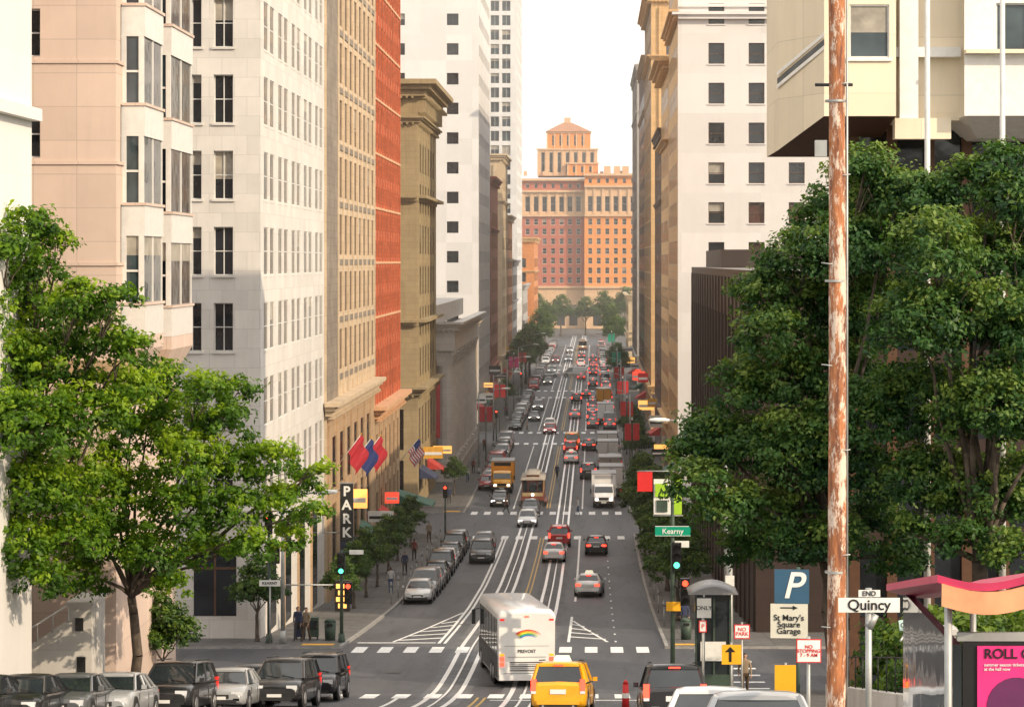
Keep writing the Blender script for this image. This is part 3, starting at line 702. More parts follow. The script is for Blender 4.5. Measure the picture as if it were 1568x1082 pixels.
for x,y,s in ((9.3,150,1.),(9.4,163,1.1),(9.5,178,1.1),(9.3,196,1.2),(9.2,214,1.25),(9.,226,1.2),(9.2,262,.9),(9.6,300,1.),(9.5,340,1.),
    (-10.2,152,.62),(-10.4,162,.7),(-10.5,172,.75),(-10.6,182,.75),(-10.7,193,.8),(-10.9,205,.8),(-10.8,218,.75),(-10,272,.7),(-9.6,420,1.),(-9.4,505,1.7),(-9,520,1.9),(-8.8,538,2.),(-9,556,1.9),(9.4,500,1.3),(9.5,560,1.3),
    (-12.6,132.5,.8),(-12.2,101,.75),(-8.5,640,2),(-14,850,2.6),(-6,850,2.4),(2,860,2.2),(8,850,2.4),(15,855,2.5),(-22,860,2.6),(24,860,2.6),(-9.5,760,2),(10,690,1.8),(10,740,2)):
    stree(x,y,s,random.uniform(0,6))

# ---------------- vehicles -----------------
TYRE=plain('tyre_rubber',(.015,.015,.016),.8,0,.0); HUB=plain('wheel_alloy',(.45,.45,.46),.35,.8,.0); CGL=glass('car_glass',(.02,.026,.03),.04,.8)
TAIL=plain('tail_light',(.75,.02,.01),.3,0,0,1,.9); TAILB=plain('brake_light_lit',(1.,.04,.02),.3,0,0,1,5); HEAD=plain('headlamp',(.75,.76,.78),.15,.2,0); HEADL=plain('headlamp_lit',(1,.9,.75),.3,0,0,1,4.)
PLATE=plain('number_plate',(.7,.7,.68),.5,0,.0); TRIM=plain('black_trim',(.02,.02,.021),.5,0,.0); AMBER=plain('amber_lamp',(.9,.3,.02),.3,0,0,1,1.2)
def paint(c):
    return plain('car_paint_%02d_%02d_%02d'%tuple(int(v*99) for v in c),c,.28,.15,.06,1.5,coat=.6)
CARC={}
SPEC=dict(
 sedan=dict(st=[(-2.35,.74,.42,.84),(-2.27,.84,.30,1.0),(-1.9,.90,.22,1.05),(-1.0,.915,.20,.99),(0,.915,.2,.96),(1.0,.915,.2,.94),(1.75,.90,.22,.86),(2.15,.85,.26,.76),(2.36,.72,.36,.6)],
   gb=(-1.85,1.15,.80),gt=(-1.15,.35,.60),roof=1.45,deck=.93,wy=(-1.4,1.42),wr=.33,tl=.82),
 suv=dict(st=[(-2.3,.80,.45,.98),(-2.22,.90,.34,1.10),(-1.8,.935,.26,1.12),(-.8,.94,.25,1.1),(.3,.94,.25,1.08),(1.1,.94,.25,1.06),(1.8,.92,.28,.99),(2.15,.88,.32,.9),(2.32,.76,.42,.7)],
   gb=(-2.22,1.25,.86),gt=(-1.95,.45,.70),roof=1.74,deck=1.06,wy=(-1.38,1.42),wr=.37,tl=1.0),
 van=dict(st=[(-2.7,.92,.42,1.2),(-2.62,.97,.3,1.24),(-1.5,.99,.28,1.24),(0,.99,.28,1.22),(1.5,.98,.28,1.15),(2.3,.95,.3,1.02),(2.6,.85,.4,.8)],
   gb=(-2.64,1.9,.93),gt=(-2.55,1.1,.80),roof=2.1,deck=1.18,wy=(-1.7,1.75),wr=.37,tl=1.1))
def car_mesh(kind,col,brake=False,taxi=False,lit=False):
    key=(kind,col,brake,taxi,lit)
    if key in CARC: return CARC[key]
    S=SPEC[kind]; mb=MB(); P=paint(col); panelvan=(kind=='van')
    rings=[]
    for (y,w,zb,zt) in S['st']:
        h=zt-zb; half=[(-.84*w,zb),(-.97*w,zb+.1*h),(-w,zb+.45*h),(-.985*w,zb+.72*h),(-.93*w,zt-.05),(-.8*w,zt)]
        pts=half+[(0,zt+.025)]+[(-a,b) for a,b in half[::-1]]
        rings.append([(a,y,b) for a,b in pts])
    mb.loft(rings,P,True,True)
    yb0,yb1,bw=S['gb']; yt0,yt1,tw=S['gt']; rz=S['roof']; dz=S['deck']
    mb.frus((-bw,bw,yb0,yb1,dz),(-tw,tw,yt0,yt1,rz-.07),CGL)
    if panelvan: 
        for s in (-1,1): mb.face([(s*(bw+.004),yb0+.1,dz+.05),(s*(bw+.004),yb1-1.4,dz+.05),(s*(tw+.012),yt1-1.0,rz-.08),(s*(tw+.012),yt0+.05,rz-.08)],P)
    rr=[]
    for (y,k,dzz) in ((yt0-.05,.9,-.07),(yt0+.06,.99,-.02),(yt0+(yt1-yt0)*.3,1.02,.0),(yt0+(yt1-yt0)*.7,1.02,.0),(yt1-.06,.99,-.03),(yt1+.08,.9,-.085)):
        w=tw*k; z=rz+dzz; rr.append([(-w-.03,y,z-.06),(-w,y,z-.015),(-w*.75,y,z+.02),(0,y,z+.035),(w*.75,y,z+.02),(w,y,z-.015),(w+.03,y,z-.06)])
    mb.loft(rr,P,True,True)
    for s in (-1,1):
        for (a,b,r) in (((s*bw,yb0,dz),(s*tw,yt0,rz-.06),.06),((s*bw,yb1,dz),(s*tw,yt1,rz-.06),.045),((s*bw,(yb0+yb1)/2+.0,dz),(s*tw,(yt0+yt1)/2,rz-.06),.04),((s*bw,yb0+.7,dz),(s*tw,yt0+.45,rz-.06),.045)):
            mb.cyl(a,b,r,r*.9,4,P)
        mb.box(s*bw*1.0-.02+(s*.03),s*bw+.02+(s*.03),yb0+.1,yb1-.1,dz-.01,dz+.03,TRIM)
        mb.box(min(s*.93,s*1.08),max(s*.93,s*1.08),yb1-.45,yb1-.32,dz+.02,dz+.16,P)
        W0=S['st'][3][1]
        for wy in S['wy']:
            wr=S['wr']; x0,x1=s*(W0-.2),s*(W0+.015)
            mb.cyl((s*(W0-.05),wy,wr+.02),(s*(W0+.004),wy,wr+.02),wr+.07,wr+.06,18,TRIM)
            mb.cyl((x0,wy,wr),(x1,wy,wr),wr,wr*.97,18,TYRE); mb.cyl((x1,wy,wr),(x1+s*.012,wy,wr),wr*.62,wr*.55,12,HUB)
        for yy in (yb0+.75,(yb0+yb1)/2,yb1-.2): mb.box(min(s*(W0-.01),s*(W0+.004)),max(s*(W0-.01),s*(W0+.004)),yy,yy+.015,.35,dz-.1,TRIM)
    yr=S['st'][0][0]; yf=S['st'][-1][0]; tl=S['tl']; we=S['st'][1][1]; T=TAILB if brake else TAIL; HL=HEADL if lit else HEAD
    for s in (-1,1):
        if kind=='sedan':
            xa,xb=sorted((s*.46,s*.8)); mb.box(xa,xb,yr-.005,yr+.14,tl-.1,tl+.06,T); xa,xb=sorted((s*.34,s*.45)); mb.box(xa,xb,yr-.02,yr+.1,tl-.09,tl+.02,HEAD)
        else:
            xa,xb=sorted((s*(we-.17),s*(we-.01))); mb.box(xa,xb,yr-.02,yr+.22,tl-.18,tl+.2,T); mb.box(xa,xb,yr-.018,yr+.2,tl-.27,tl-.185,HEAD)
        xa,xb=sorted((s*.42,s*.8)); zf=S['st'][-2][3]-.2
        mb.box(xa,xb,yf-.26,yf-.02,zf-.03,zf+.13,HL)
        xa,xb=sorted((s*.5,s*.72)); mb.box(xa,xb,yf-.1,yf+.0,.38,.46,TRIM)
        mb.cyl((s*.5,yr-.03,.33),(s*.5,yr+.1,.33),.04,.04,8,HUB)
    mb.box(-.26,.26,yr-.03,yr+.02,tl-.16 if kind=='sedan' else .72,(tl-.16 if kind=='sedan' else .72)+.15,PLATE)
    mb.box(-.7,.7,yr-.06,yr+.1,.38,.52,P); mb.box(-.62,.62,yr-.02,yr+.1,.27,.37,TRIM)
    mb.box(-.36,.36,yf-.12,yf+.012,S['st'][-1][3]-.15,S['st'][-1][3]-.01,TRIM); mb.box(-.62,.62,yf-.12,yf+.02,.3,.42,TRIM); mb.box(-.26,.26,yf-.02,yf+.03,.42,.53,PLATE)
    mb.cyl((-.5,yb1-.02,dz+.03),(-.05,yb1-.1,dz+.1),.012,.01,4,TRIM); mb.cyl((.05,yb1-.02,dz+.03),(.5,yb1-.1,dz+.1),.012,.01,4,TRIM)
    if brake: mb.box(-.16,.16,yt0-.09,yt0-.04,rz-.1,rz-.06,TAILB)
    if kind=='suv' :
        for s in (-1,1): mb.cyl((s*(tw-.04),yt0+.15,rz+.07),(s*(tw-.04),yt1-.1,rz+.05),.02,.02,6,TRIM)
        mb.box(-.5,.5,yb0-.035,yb0+.02,dz-.03,dz+.0,TRIM)
    if taxi:
        mb.frus((-.3,.3,-.6,-.35,rz+.03),(-.22,.22,-.53,-.42,rz+.22),plain('taxi_sign',(.85,.8,.6),.4,0,0,1,.5))
        mb.box(-.5,.5,yb0-.03,yb0+.01,dz-.3,dz-.2,TRIM)
    me=mb.mesh(kind); CARC[key]=me; return me
WHT=(.72,.72,.71); SIL=(.36,.37,.38); BLK=(.018,.018,.02); GRY=(.10,.105,.11); RED=(.42,.02,.02); BLU=(.03,.06,.14); YEL=(.85,.40,.008); DGN=(.05,.06,.055)
NAMES={'sedan':'parked_car','suv':'parked_suv','van':'parked_van'}
def car(kind,col,x,y,yaw=0,brake=False,taxi=False,name=None,lit=False):
    return inst(name or NAMES[kind],car_mesh(kind,col,brake,taxi,lit),place_matrix(x,y,yaw))
car('suv',YEL,PX(862,86),88,-4,True,True,'yellow_taxi')
car('sedan',WHT,4.2,176,-3,True,True,'white_taxi'); car('sedan',WHT,1.35,207,0,True,False,'white_car'); car('suv',RED,1.6,221,0,True,False,'red_minivan')
car('sedan',BLK,4.7,214,0,True,False,'black_car'); car('suv',GRY,-4.3,206,180,False,False,'grey_suv'); car('sedan',SIL,-4.6,217,180,name='silver_car'); car('sedan',WHT,-1.6,241,180,name='white_car',lit=True); car('sedan',GRY,-1.6,252,180,name='grey_car')
car('sedan',BLK,-4.9,262,180,name='black_car',lit=True); car('sedan',WHT,1.8,318,0,True,True,'white_taxi'); car('suv',RED,1.6,332,0,True,name='red_suv'); car('van',YEL,1.7,343,0,True,name='yellow_van')
car('sedan',RED,-1.7,372,180,name='red_car',lit=True); car('sedan',WHT,-1.9,384,180,name='white_car',lit=True); car('sedan',BLK,3.2,470,0,True,name='black_car'); car('sedan',RED,2.,538,0,True,name='red_car'); car('van',WHT,.5,553,90,name='white_van'); car('sedan',WHT,-5,551,90,name='white_car')
car('sedan',SIL,-1.6,640,180,name='silver_car',lit=True); car('sedan',GRY,1.6,660,0,True,name='grey_car'); car('suv',WHT,-1.7,700,180,name='white_suv',lit=True); car('sedan',RED,4.6,600,0,True,name='red_car'); car('sedan',SIL,4.4,420,0,True,name='silver_car'); car('sedan',BLK,4.6,395,0,True,name='black_car')
car('suv',BLK,PX(1033,73),76,1,True,name='dark_suv'); car('sedan',WHT,PX(1097,45),47,-2,name='white_car'); car('sedan',SIL,PX(1160,38),38,-3,name='silver_car')
for kind,col,px,d_,yw in (('suv',BLK,490,103,178),('suv',BLK,438,95,176),('sedan',SIL,352,92,178),('suv',BLK,272,88,176),('sedan',SIL,180,83,177),('sedan',GRY,112,80,178),('sedan',BLK,40,77,178),('sedan',BLK,-30,75,178),('sedan',GRY,385,98.5,180)):
    car(kind,col,PX(px,d_),d_,yw)
cols=[WHT,SIL,BLK,GRY,SIL,WHT,BLK,BLU,GRY,RED,DGN]
y=170
for kind,col in (('sedan',WHT),('suv',SIL),('sedan',SIL),('sedan',BLK),('suv',GRY),('sedan',WHT),('sedan',GRY),('suv',BLK),('sedan',SIL)):
    car(kind,col,-6.85,y,180); y+=6.1
y=282
while y<760:
    if not any(a-4<y<b+4 for a,b in ((231,253),(352,373),(472,493),(592,613))):
        car(random.choice(['sedan','suv','sedan','van'] if random.random()<.5 else ['sedan','suv']),random.choice(cols),-6.9+random.uniform(-.1,.1),y,180)
    y+=6.2
y=300
while y<760:
    if not any(a-4<y<b+4 for a,b in ((231,253),(352,373),(472,493),(592,613))) and y>300:
        car(random.choice(['sedan','suv','van']),random.choice(cols),6.8+random.uniform(-.1,.1),y,0,random.random()<.25)
    y+=6.4
for y in (296,340,385,398,432,446,505,519,560,575,628,648): car(random.choice(['sedan','suv']),random.choice(cols),4.4 if y>350 else 3.9,y,0,True,name='waiting_car')
for y in (402,430,520,575,630): car(random.choice(['sedan','suv']),random.choice(cols),-4.6,y,180,name='oncoming_car',lit=True)
for y in (408,452,580,610): car(random.choice(['sedan','suv']),random.choice([WHT,BLK,SIL]),1.6,y,0,True,name='waiting_car')

GRAYP=plain('grey_panel',(.30,.30,.31),.4,0,.06)
def coach():
    mb=MB(); Wh=plain('coach_white',(.74,.74,.73),.3,0,.04,1.,coat=.5); L=12.2; w=1.28; H=3.42
    rings=[]
    for y,k,zt in ((-L/2,.965,H-.18),(-L/2+.08,.99,H-.05),(-L/2+.35,1,H),(L/2-.6,1,H),(L/2-.15,.97,H-.1),(L/2,.9,H-.35)):
        W=w*k; rings.append([(-W,y,.32),(-W,y,zt-.35),(-W*.97,y,zt-.12),(-W*.86,y,zt),(0,y,zt+.04),(W*.86,y,zt),(W*.97,y,zt-.12),(W,y,zt-.35),(W,y,.32)])
    mb.loft(rings,Wh,True,True)
    for s in (-1,1):
        xa,xb=sorted((s*w,s*(w+.012))); mb.box(xa,xb,-L/2+.5,L/2-.9,1.45,3.0,CGL)
        y=-L/2+1.9
        while y<L/2-1.2: mb.box(min(s*w,s*(w+.02)),max(s*w,s*(w+.02)),y,y+.07,1.45,3.0,TRIM); y+=1.75
        mb.box(xa,xb,-L/2+.3,L/2-.3,.42,1.42,TRIM if s<0 else GRAYP)
        for wy in (-3.7,-2.4,4.0):
            mb.cyl((s*(w-.05),wy,.52),(s*(w+.015),wy,.52),.6,.6,20,TRIM); mb.cyl((s*(w-.3),wy,.5),(s*(w+.03),wy,.5),.5,.48,20,TYRE); mb.cyl((s*(w+.03),wy,.5),(s*(w+.045),wy,.5),.3,.25,14,HUB)
        mb.cyl((s*1.2,L/2-.1,2.7),(s*1.52,L/2+.3,2.6),.03,.03,6,TRIM); mb.box(min(s*1.42,s*1.6),max(s*1.42,s*1.6),L/2+.22,L/2+.34,1.9,2.6,TRIM)
        y=-L/2
        xa,xb=sorted((s*1.0,s*1.2))
        for z0 in (.95,1.17): mb.box(xa,xb,y-.02,y+.05,z0,z0+.19,TAILB)
        mb.box(xa,xb,y-.02,y+.05,1.4,1.5,AMBER); mb.box(xa,xb,y-.02,y+.05,2.95,3.03,TAIL)
    y=-L/2
    mb.box(-1.02,1.02,y-.016,y+.05,.62,.66,GRAYP); mb.box(-.86,.86,y-.02,y+.05,1.34,1.37,GRAYP)
    mb.box(-1.0,1.0,y-.012,y+.04,1.83,1.85,GRAYP)
    for k in range(5): mb.box(-.75,.75,y-.022,y+.05,.74+k*.09,.78+k*.09,TRIM if k%2==0 else GRAYP)
    mb.box(-1.22,1.22,y-.1,y+.1,.34,.58,Wh); mb.box(-.2,.2,y-.115,y-.09,.42,.54,PLATE)
    mb.box(-.1,.1,y-.03,y+.05,3.1,3.16,TAILB)
    for i,c in enumerate(((.75,.05,.03),(.9,.35,.02),(.8,.7,.05),(.05,.45,.12),(.05,.2,.6))):
        m=plain('swoosh_%d'%i,c,.4,0,0); r0=.75-.075*i
        pts=[]
        for k in range(9):
            t=math.radians(45+k*12); pts.append((.05+r0*math.cos(t)*-1.0,2.0+r0*math.sin(t)*.75,(.075)*(1-k/10)))
        for a,b in zip(pts[:-1],pts[1:]): mb.face([(a[0],y-.024-.001*i,a[1]),(b[0],y-.024-.001*i,b[1]),(b[0],y-.024-.001*i,b[1]-b[2]),(a[0],y-.024-.001*i,a[1]-a[2])],m)
    o=inst('tour_coach',mb.mesh('tour_coach'),place_matrix(.95,116.8,6.5,scale=.96))
    text('PREVOST',.2,(0,y-.02,1.6),o,TRIM,ext=.004)
    return o
coach()
def truck_mesh(cab,box,key):
    mb=MB(); P=paint(cab); B=plain('box_'+key,box,.5,0,.06,.8)
    rings=[]
    for y,w,zt in ((1.2,1.02,2.3),(2.2,1.02,2.35),(2.55,1.0,2.2),(2.95,.98,1.5),(3.15,.94,1.3),(3.25,.85,1.1)): rings.append([(-w,y,.5),(-w,y,zt-.5 if zt>2 else zt-.15),(-w*.9,y,zt-.06),(0,y,zt),(w*.9,y,zt-.06),(w,y,zt-.5 if zt>2 else zt-.15),(w,y,.5)])
    mb.loft(rings,P,True,False)
    mb.face([(-.85,2.63,2.08),(.85,2.63,2.08),(.92,2.98,1.54),(-.92,2.98,1.54)],CGL)
    for s in (-1,1):
        xa,xb=sorted((s*1.0,s*1.03)); mb.box(xa,xb,1.5,2.45,1.45,2.0,CGL)
        mb.cyl((s*1.02,2.5,1.6),(s*1.3,2.6,1.8),.02,.02,5,TRIM); mb.box(min(s*1.22,s*1.38),max(s*1.22,s*1.38),2.56,2.64,1.4,1.85,TRIM)
        xa,xb=sorted((s*.55,s*.85)); mb.box(xa,xb,3.1,3.28,.75,.95,HEADL)
        xa,xb=sorted((s*.9,s*1.1)); mb.box(xa,xb,-3.74,-3.68,.75,.95,TAIL)
        for wy in (-2.3,2.4): mb.cyl((s*.7,wy,.45),(s*1.05,wy,.45),.45,.44,16,TYRE); mb.cyl((s*1.05,wy,.45),(s*1.07,wy,.45),.25,.22,10,HUB)
    mb.box(-.5,.5,3.2,3.3,.8,1.05,TRIM); mb.box(-.98,.98,3.18,3.36,.45,.68,TRIM); mb.box(-.26,.26,3.36,3.38,.5,.62,PLATE)
    mb.box(-1.2,1.2,-3.7,1.1,.95,3.25,B); mb.box(-1.22,1.22,-3.72,-3.6,.93,1.05,TRIM); mb.box(-1.23,1.23,-3.71,1.12,3.16,3.28,GRAYP)
    mb.box(-.03,.03,-3.72,-3.69,1.05,3.1,TRIM); mb.box(-.9,.9,1.11,1.14,2.75,3.1,TRIM if key=='orange' else GRAYP); mb.box(-.9,.9,-3.6,2.,.6,.9,TRIM)
    return mb.mesh('truck_'+key)
tw_=truck_mesh(WHT,(.68,.68,.67),'white'); ty_=truck_mesh(YEL,(.80,.34,.01),'orange'); tg_=truck_mesh(BLU,(.3,.29,.28),'grey')
inst('yellow_box_truck',ty_,place_matrix(-5.2,279,180))
for me,x,y,nm in ((tw_,5.5,262,'white_box_truck'),(tw_,6.3,274,'white_box_truck'),(tg_,6.3,287,'grey_box_truck'),(tw_,6.2,312,'white_box_truck'),(tw_,6.2,326,'white_box_truck'),(tw_,6.3,394,'white_box_truck'),(ty_,6.2,440,'yellow_box_truck')):
    inst(nm,me,place_matrix(x,y,180 if y==262 else 0))
def cablecar():
    mb=MB(); M=plain('maroon_wood',(.20,.05,.03),.5,0,.15,2); C=plain('cream_trim',(.65,.5,.28),.5,0,.1); R=plain('cable_roof',(.42,.38,.32),.6,0,.1); L=8.4
    mb.box(-1.15,1.15,-L/2,L/2,.35,.6,TRIM); mb.box(-1.12,1.12,-L/2+.1,L/2-.1,.6,1.35,M)
    mb.box(-1.0,1.0,-1.6,1.6,1.35,2.6,CGL)
    for s in (-1,1):
        for e in (-1,1):
            mb.box(-1.05,1.05,min(e*(L/2-.12),e*(L/2-.05)),max(e*(L/2-.12),e*(L/2-.05)),1.0,1.36,C)
            for x in (-1.03,-.45,.45,1.03): mb.box(x-.04,x+.04,min(e*(L/2-.2),e*(L/2-.1)),max(e*(L/2-.2),e*(L/2-.1)),1.3,2.65,M)
        n=10
        for k in range(n): y=-L/2+.5+k*(L-1)/(n-1); mb.box(s*1.06-.04,s*1.06+.04,y-.04,y+.04,1.3,2.65,C if k%2 else M)
        mb.box(min(s*1.1,s*1.4),max(s*1.1,s*1.4),-L/2+.5,L/2-.5,.38,.46,M)
        for wy in (-2.6,-1.6,1.6,2.6): mb.cyl((s*.5,wy,.28),(s*.62,wy,.28),.28,.28,14,HUB)
    for e in (-1,1):
        mb.box(-.95,.95,min(e*(L/2-.3),e*(L/2-.27)),max(e*(L/2-.3),e*(L/2-.27)),1.4,2.5,CGL)
        mb.cyl((0,e*(L/2-.02),1.15),(0,e*(L/2+.08),1.15),.14,.14,12,HEADL)
    rr=[]
    for y,k in ((-L/2-.15,.9),(-L/2,1),(L/2,1),(L/2+.15,.9)): rr.append([(-1.25*k,y,2.62),(-1.2*k,y,2.72),(-.7*k,y,2.85),(0,y,2.9),(.7*k,y,2.85),(1.2*k,y,2.72),(1.25*k,y,2.62)])
    mb.loft(rr,R,True,False)
    mb.box(-.6,.6,-L/2+.8,L/2-.8,2.84,3.08,M); rr=[[(-.72,y,3.08),(-.4,y,3.18),(0,y,3.2),(.4,y,3.18),(.72,y,3.08)] for y in (-L/2+.6,L/2-.6)]; mb.loft(rr,R,True,False)
    mb.box(-.6,.6,-L/2+.01,-L/2+.06,2.45,2.62,M); mb.box(-.6,.6,L/2-.06,L/2-.01,2.45,2.62,M)
    return mb.mesh('cable_car')
cc=cablecar(); inst('cable_car',cc,place_matrix(-1.6,265,180)); inst('cable_car',cc,place_matrix(1.6,720,0))

# ---------------- street furniture -----------------
STEEL=plain('galvanised_steel',(.40,.41,.40),.5,.5,.15,2); GREENP=plain('green_pole',(.05,.08,.06),.6,.1,.2); SGREEN=plain('sign_green',(.0,.30,.18),.4,0,.03); SWHITE=plain('sign_white',(.78,.78,.74),.4,0,.06)
SBLACK=plain('sign_black',(.015,.015,.016),.4,0,.1); SRED=plain('sign_red',(.65,.03,.03),.4,0,.04); SBLUE=plain('sign_blue',(.035,.10,.17),.4,0,.05); SYEL=plain('sign_yellow',(.85,.42,.02),.4,0,.05); LIME=plain('banner_lime',(.35,.6,.03),.6,0,.08); MAG=plain('banner_magenta',(.75,.03,.22),.6,0,.08)
LITG=plain('signal_green_lit',(.1,1,.5),.3,0,0,1,3); LITR=plain('signal_red_lit',(1,.05,.02),.3,0,0,1,5); OFFL=plain('signal_off',(.03,.03,.02),.3,0,0)
def sighead(mb,x,y,z,lit='g'):
    mb.box(x-.19,x+.19,y-.12,y+.14,z-.55,z+.55,SBLACK)
    for k,(c,on) in enumerate((('r',LITR),('a',AMBER),('g',LITG))):
        zz=z+.35-k*.35; mb.cyl((x,y-.12,zz),(x,y-.15,zz),.12,.12,14,on if lit==c else OFFL)
        for t in range(7):
            a0=math.radians(t*30-15); a1=math.radians(t*30+15)
            mb.face([(x+.15*math.cos(a0),y-.12,zz+.15*math.sin(a0)),(x+.15*math.cos(a1),y-.12,zz+.15*math.sin(a1)),(x+.15*math.cos(a1),y-.34,zz+.15*math.sin(a1)),(x+.15*math.cos(a0),y-.34,zz+.15*math.sin(a0))],SBLACK)
def lamp(name,x,y,zt,ax,r=.1):
    mb=MB(); z0=GZ(y)+.1; mb.cyl((x,y,z0),(x,y,z0+.7),r*2,r*1.6,10,STEEL); mb.cyl((x,y,z0+.7),(x,y,zt),r*1.2,r*.7,10,STEEL)
    pts=[Vector((x+(ax-x)*t,y,zt-.2+1.*math.sin(t*1.5)*.6)) for t in (0,.25,.5,.75,1)]
    for a,b in zip(pts[:-1],pts[1:]): mb.cyl(a,b,.05,.045,8,STEEL)
    e=pts[-1]; s=1 if ax>x else -1
    rr=[]
    for t,w,h in ((-.1,.08,.05),(.1,.16,.1),(.5,.2,.12),(.85,.14,.08),(.95,.04,.03)):
        rr.append([(e.x+s*t,e.y+w*math.cos(k*math.pi/4),e.z+h*math.sin(k*math.pi/4)) for k in range(8)])
    mb.loft(rr,SWHITE,True,True)
    return mb.obj(name)
lamp('street_lamp',PX(1112,131),131,PZ(655,131),PX(1022,131)); lamp('street_lamp',PX(433,131),131,PZ(765,131),PX(488,131))
for x,ax,y in ((-8.7,-6,300),(8.7,6,300),(-8.7,-6,345),(8.7,6,345),(-8.7,-6,400),(8.7,6,400),(-8.7,-6,460),(8.7,6,460),(-8.7,-6,530),(8.7,6,530)): lamp('street_lamp',x,y,9.5,ax)
x=PX(1030,106); y=106; mb=MB(); z0=GZ(y)
mb.cyl((x,y,z0),(x,y,z0+.5),.18,.15,10,GREENP); mb.cyl((x,y,z0+.5),(x,y,PZ(722,y)),.1,.07,10,GREENP)
sighead(mb,x+.15,y-.25,PZ(850,y),'g'); sighead(mb,x+.5,y-.1,PZ(905,y),'r')
mb.box(PX(1003,y),PX(1057,y),y-.16,y-.12,PZ(819,y),PZ(805,y),SGREEN)
for a,b,c,dd in ((1003,1057,819.6,818.9),(1003,1057,805.2,804.4)): mb.box(PX(a,y),PX(b,y),y-.165,y-.118,PZ(c,y),PZ(dd,y),SWHITE)
mb.box(PX(1033,y),PX(1055,y),y-.16,y-.13,PZ(837,y),PZ(827,y),SWHITE)
for (a,b,c,e,m) in ((976,999,722,752,SRED),(1001,1027,733,787,SWHITE),(1029,1044,733,787,LIME),(1003,1022,740,760,LIME)):
    k=.06 if m is LIME and a==1003 else 0
    mb.box(PX(a,y),PX(b,y),y-.05-k,y-.02-k,PZ(e,y),PZ(c,y),m)
mb.cyl((PX(975,y),y,PZ(721,y)),(PX(1046,y),y,PZ(721,y)),.025,.025,6,STEEL); mb.cyl((PX(1000,y),y,PZ(789,y)),(PX(1046,y),y,PZ(789,y)),.025,.025,6,STEEL)
mb.box(PX(1005,y),PX(1022,y),y-.1,y-.08,PZ(783,y),PZ(765,y),GREENP)
mb.box(PX(1020,y),PX(1042,y),y-.2,y-.16,PZ(934,y),PZ(920,y),SYEL)
o=mb.obj('traffic_signal'); text('Kearny',.3,(PX(1030,y),y-.17,PZ(812.5,y)),o,SWHITE)
mb=MB(); x=PX(1118,104); mb.cyl((x,104,GZ(104)),(x,104,PZ(835,104)),.14,.1,10,STEEL); mb.cyl((x,104,PZ(835,104)),(x,104,PZ(828,104)),.16,.05,10,STEEL); mb.box(x-.2,x+.15,103.7,103.85,PZ(905,104),PZ(880,104),SWHITE); mb.obj('steel_lamp_post')
for px,d_,pz_,lt in ((523,132,862,'g'),(412,131.5,800,'r')):
    mb=MB(); x=PX(px,d_); mb.cyl((x,d_,GZ(d_)),(x,d_,PZ(pz_-20,d_)),.1,.08,10,GREENP); mb.cyl((x,d_,GZ(d_)),(x,d_,GZ(d_)+.6),.2,.15,10,GREENP); sighead(mb,x,d_-.2,PZ(pz_,d_),lt)
    sighead(mb,x+.35,d_-.1,PZ(pz_+45,d_),'r'); 
    mb.cyl((x,d_,PZ(pz_-18,d_)),(x+1,d_,PZ(pz_-18,d_)),.03,.03,6,GREENP); mb.box(x+.4,x+1.1,d_-.1,d_+.1,PZ(pz_-14,d_),PZ(pz_-20,d_),SWHITE); mb.obj('traffic_signal')
for sx in (-8.6,8.6):
    for y in (230.4,352.5,472.4):
        mb=MB(); z=GZ(y); mb.cyl((sx,y,z),(sx,y,z+4.2),.09,.07,8,GREENP); sighead(mb,sx,y-.2,z+3.9,'r'); mb.obj('traffic_signal')
mb=MB(); y=131; mb.box(PX(398,y),PX(430,y),y-.25,y-.21,PZ(896,y),PZ(887,y),SWHITE); mb.cyl((PX(414,y),y-.15,GZ(y)),(PX(414,y),y-.15,PZ(885,y)),.05,.04,8,STEEL)
o=mb.obj('street_name_sign'); text('KEARNY',.2,(PX(414,y),y-.26,PZ(891.5,y)),o,SBLACK)
mb=MB(); y=165; x0,x1=PX(521,y),PX(541,y); mb.box(x0,x1,y-.12,y+.12,PZ(828,y),PZ(740,y),SBLACK); mb.box(x0-.04,x1+.04,y-.1,y+.1,PZ(740,y),PZ(740,y)+.08,STEEL)
for z in (PZ(750,y),PZ(815,y)): mb.cyl((x0,y,z),(-12.65,y,z),.04,.04,6,STEEL)
o=mb.obj('parking_garage_sign')
for i,ch in enumerate('PARK'): text(ch,.85,((x0+x1)/2,y-.125,PZ(752+i*21,y)),o,SWHITE).data.offset=.025
AM=plain('lit_sign_amber',(1.,.5,.12),.4,0,0,1,1.2)
mb=MB(); y=140; mb.box(PX(513,y),PX(536,y),y-.12,y+.12,PZ(935,y),PZ(888,y),SBLACK)
for k in range(4): mb.box(PX(515+(k%2)*3,y),PX(533-(k%2)*2,y),y-.14,y-.122,PZ(900+k*10,y),PZ(893+k*10,y),AM)
mb.cyl((PX(513,y),y,PZ(895,y)),(XL,y,PZ(895,y)),.04,.04,6,STEEL); mb.obj('restaurant_sign')
def polemat():
    m,nt,N,L,P = newmat('weathered_pole')
    g = N.new('ShaderNodeNewGeometry').outputs['Position']
    a=noise(N,L,mapping(N,L,g,(7,7,.9)),1.,7,.75); b=noise(N,L,mapping(N,L,g,(5,5,1.6)),1.,6,.8)
    c=mixc(N,L,ramp(N,L,a,.4,.6),(.15,.055,.03),(.50,.19,.07)); c=mixc(N,L,ramp(N,L,b,.5,.56),c,(.66,.54,.44))
    L.new(c,P.inputs['Base Color']); P.inputs['Roughness'].default_value=.75
    bb=N.new('ShaderNodeBump'); bb.inputs['Strength'].default_value=.8; bb.inputs['Distance'].default_value=.02; L.new(b,bb.inputs['Height']); L.new(bb.outputs[0],P.inputs['Normal']); return m
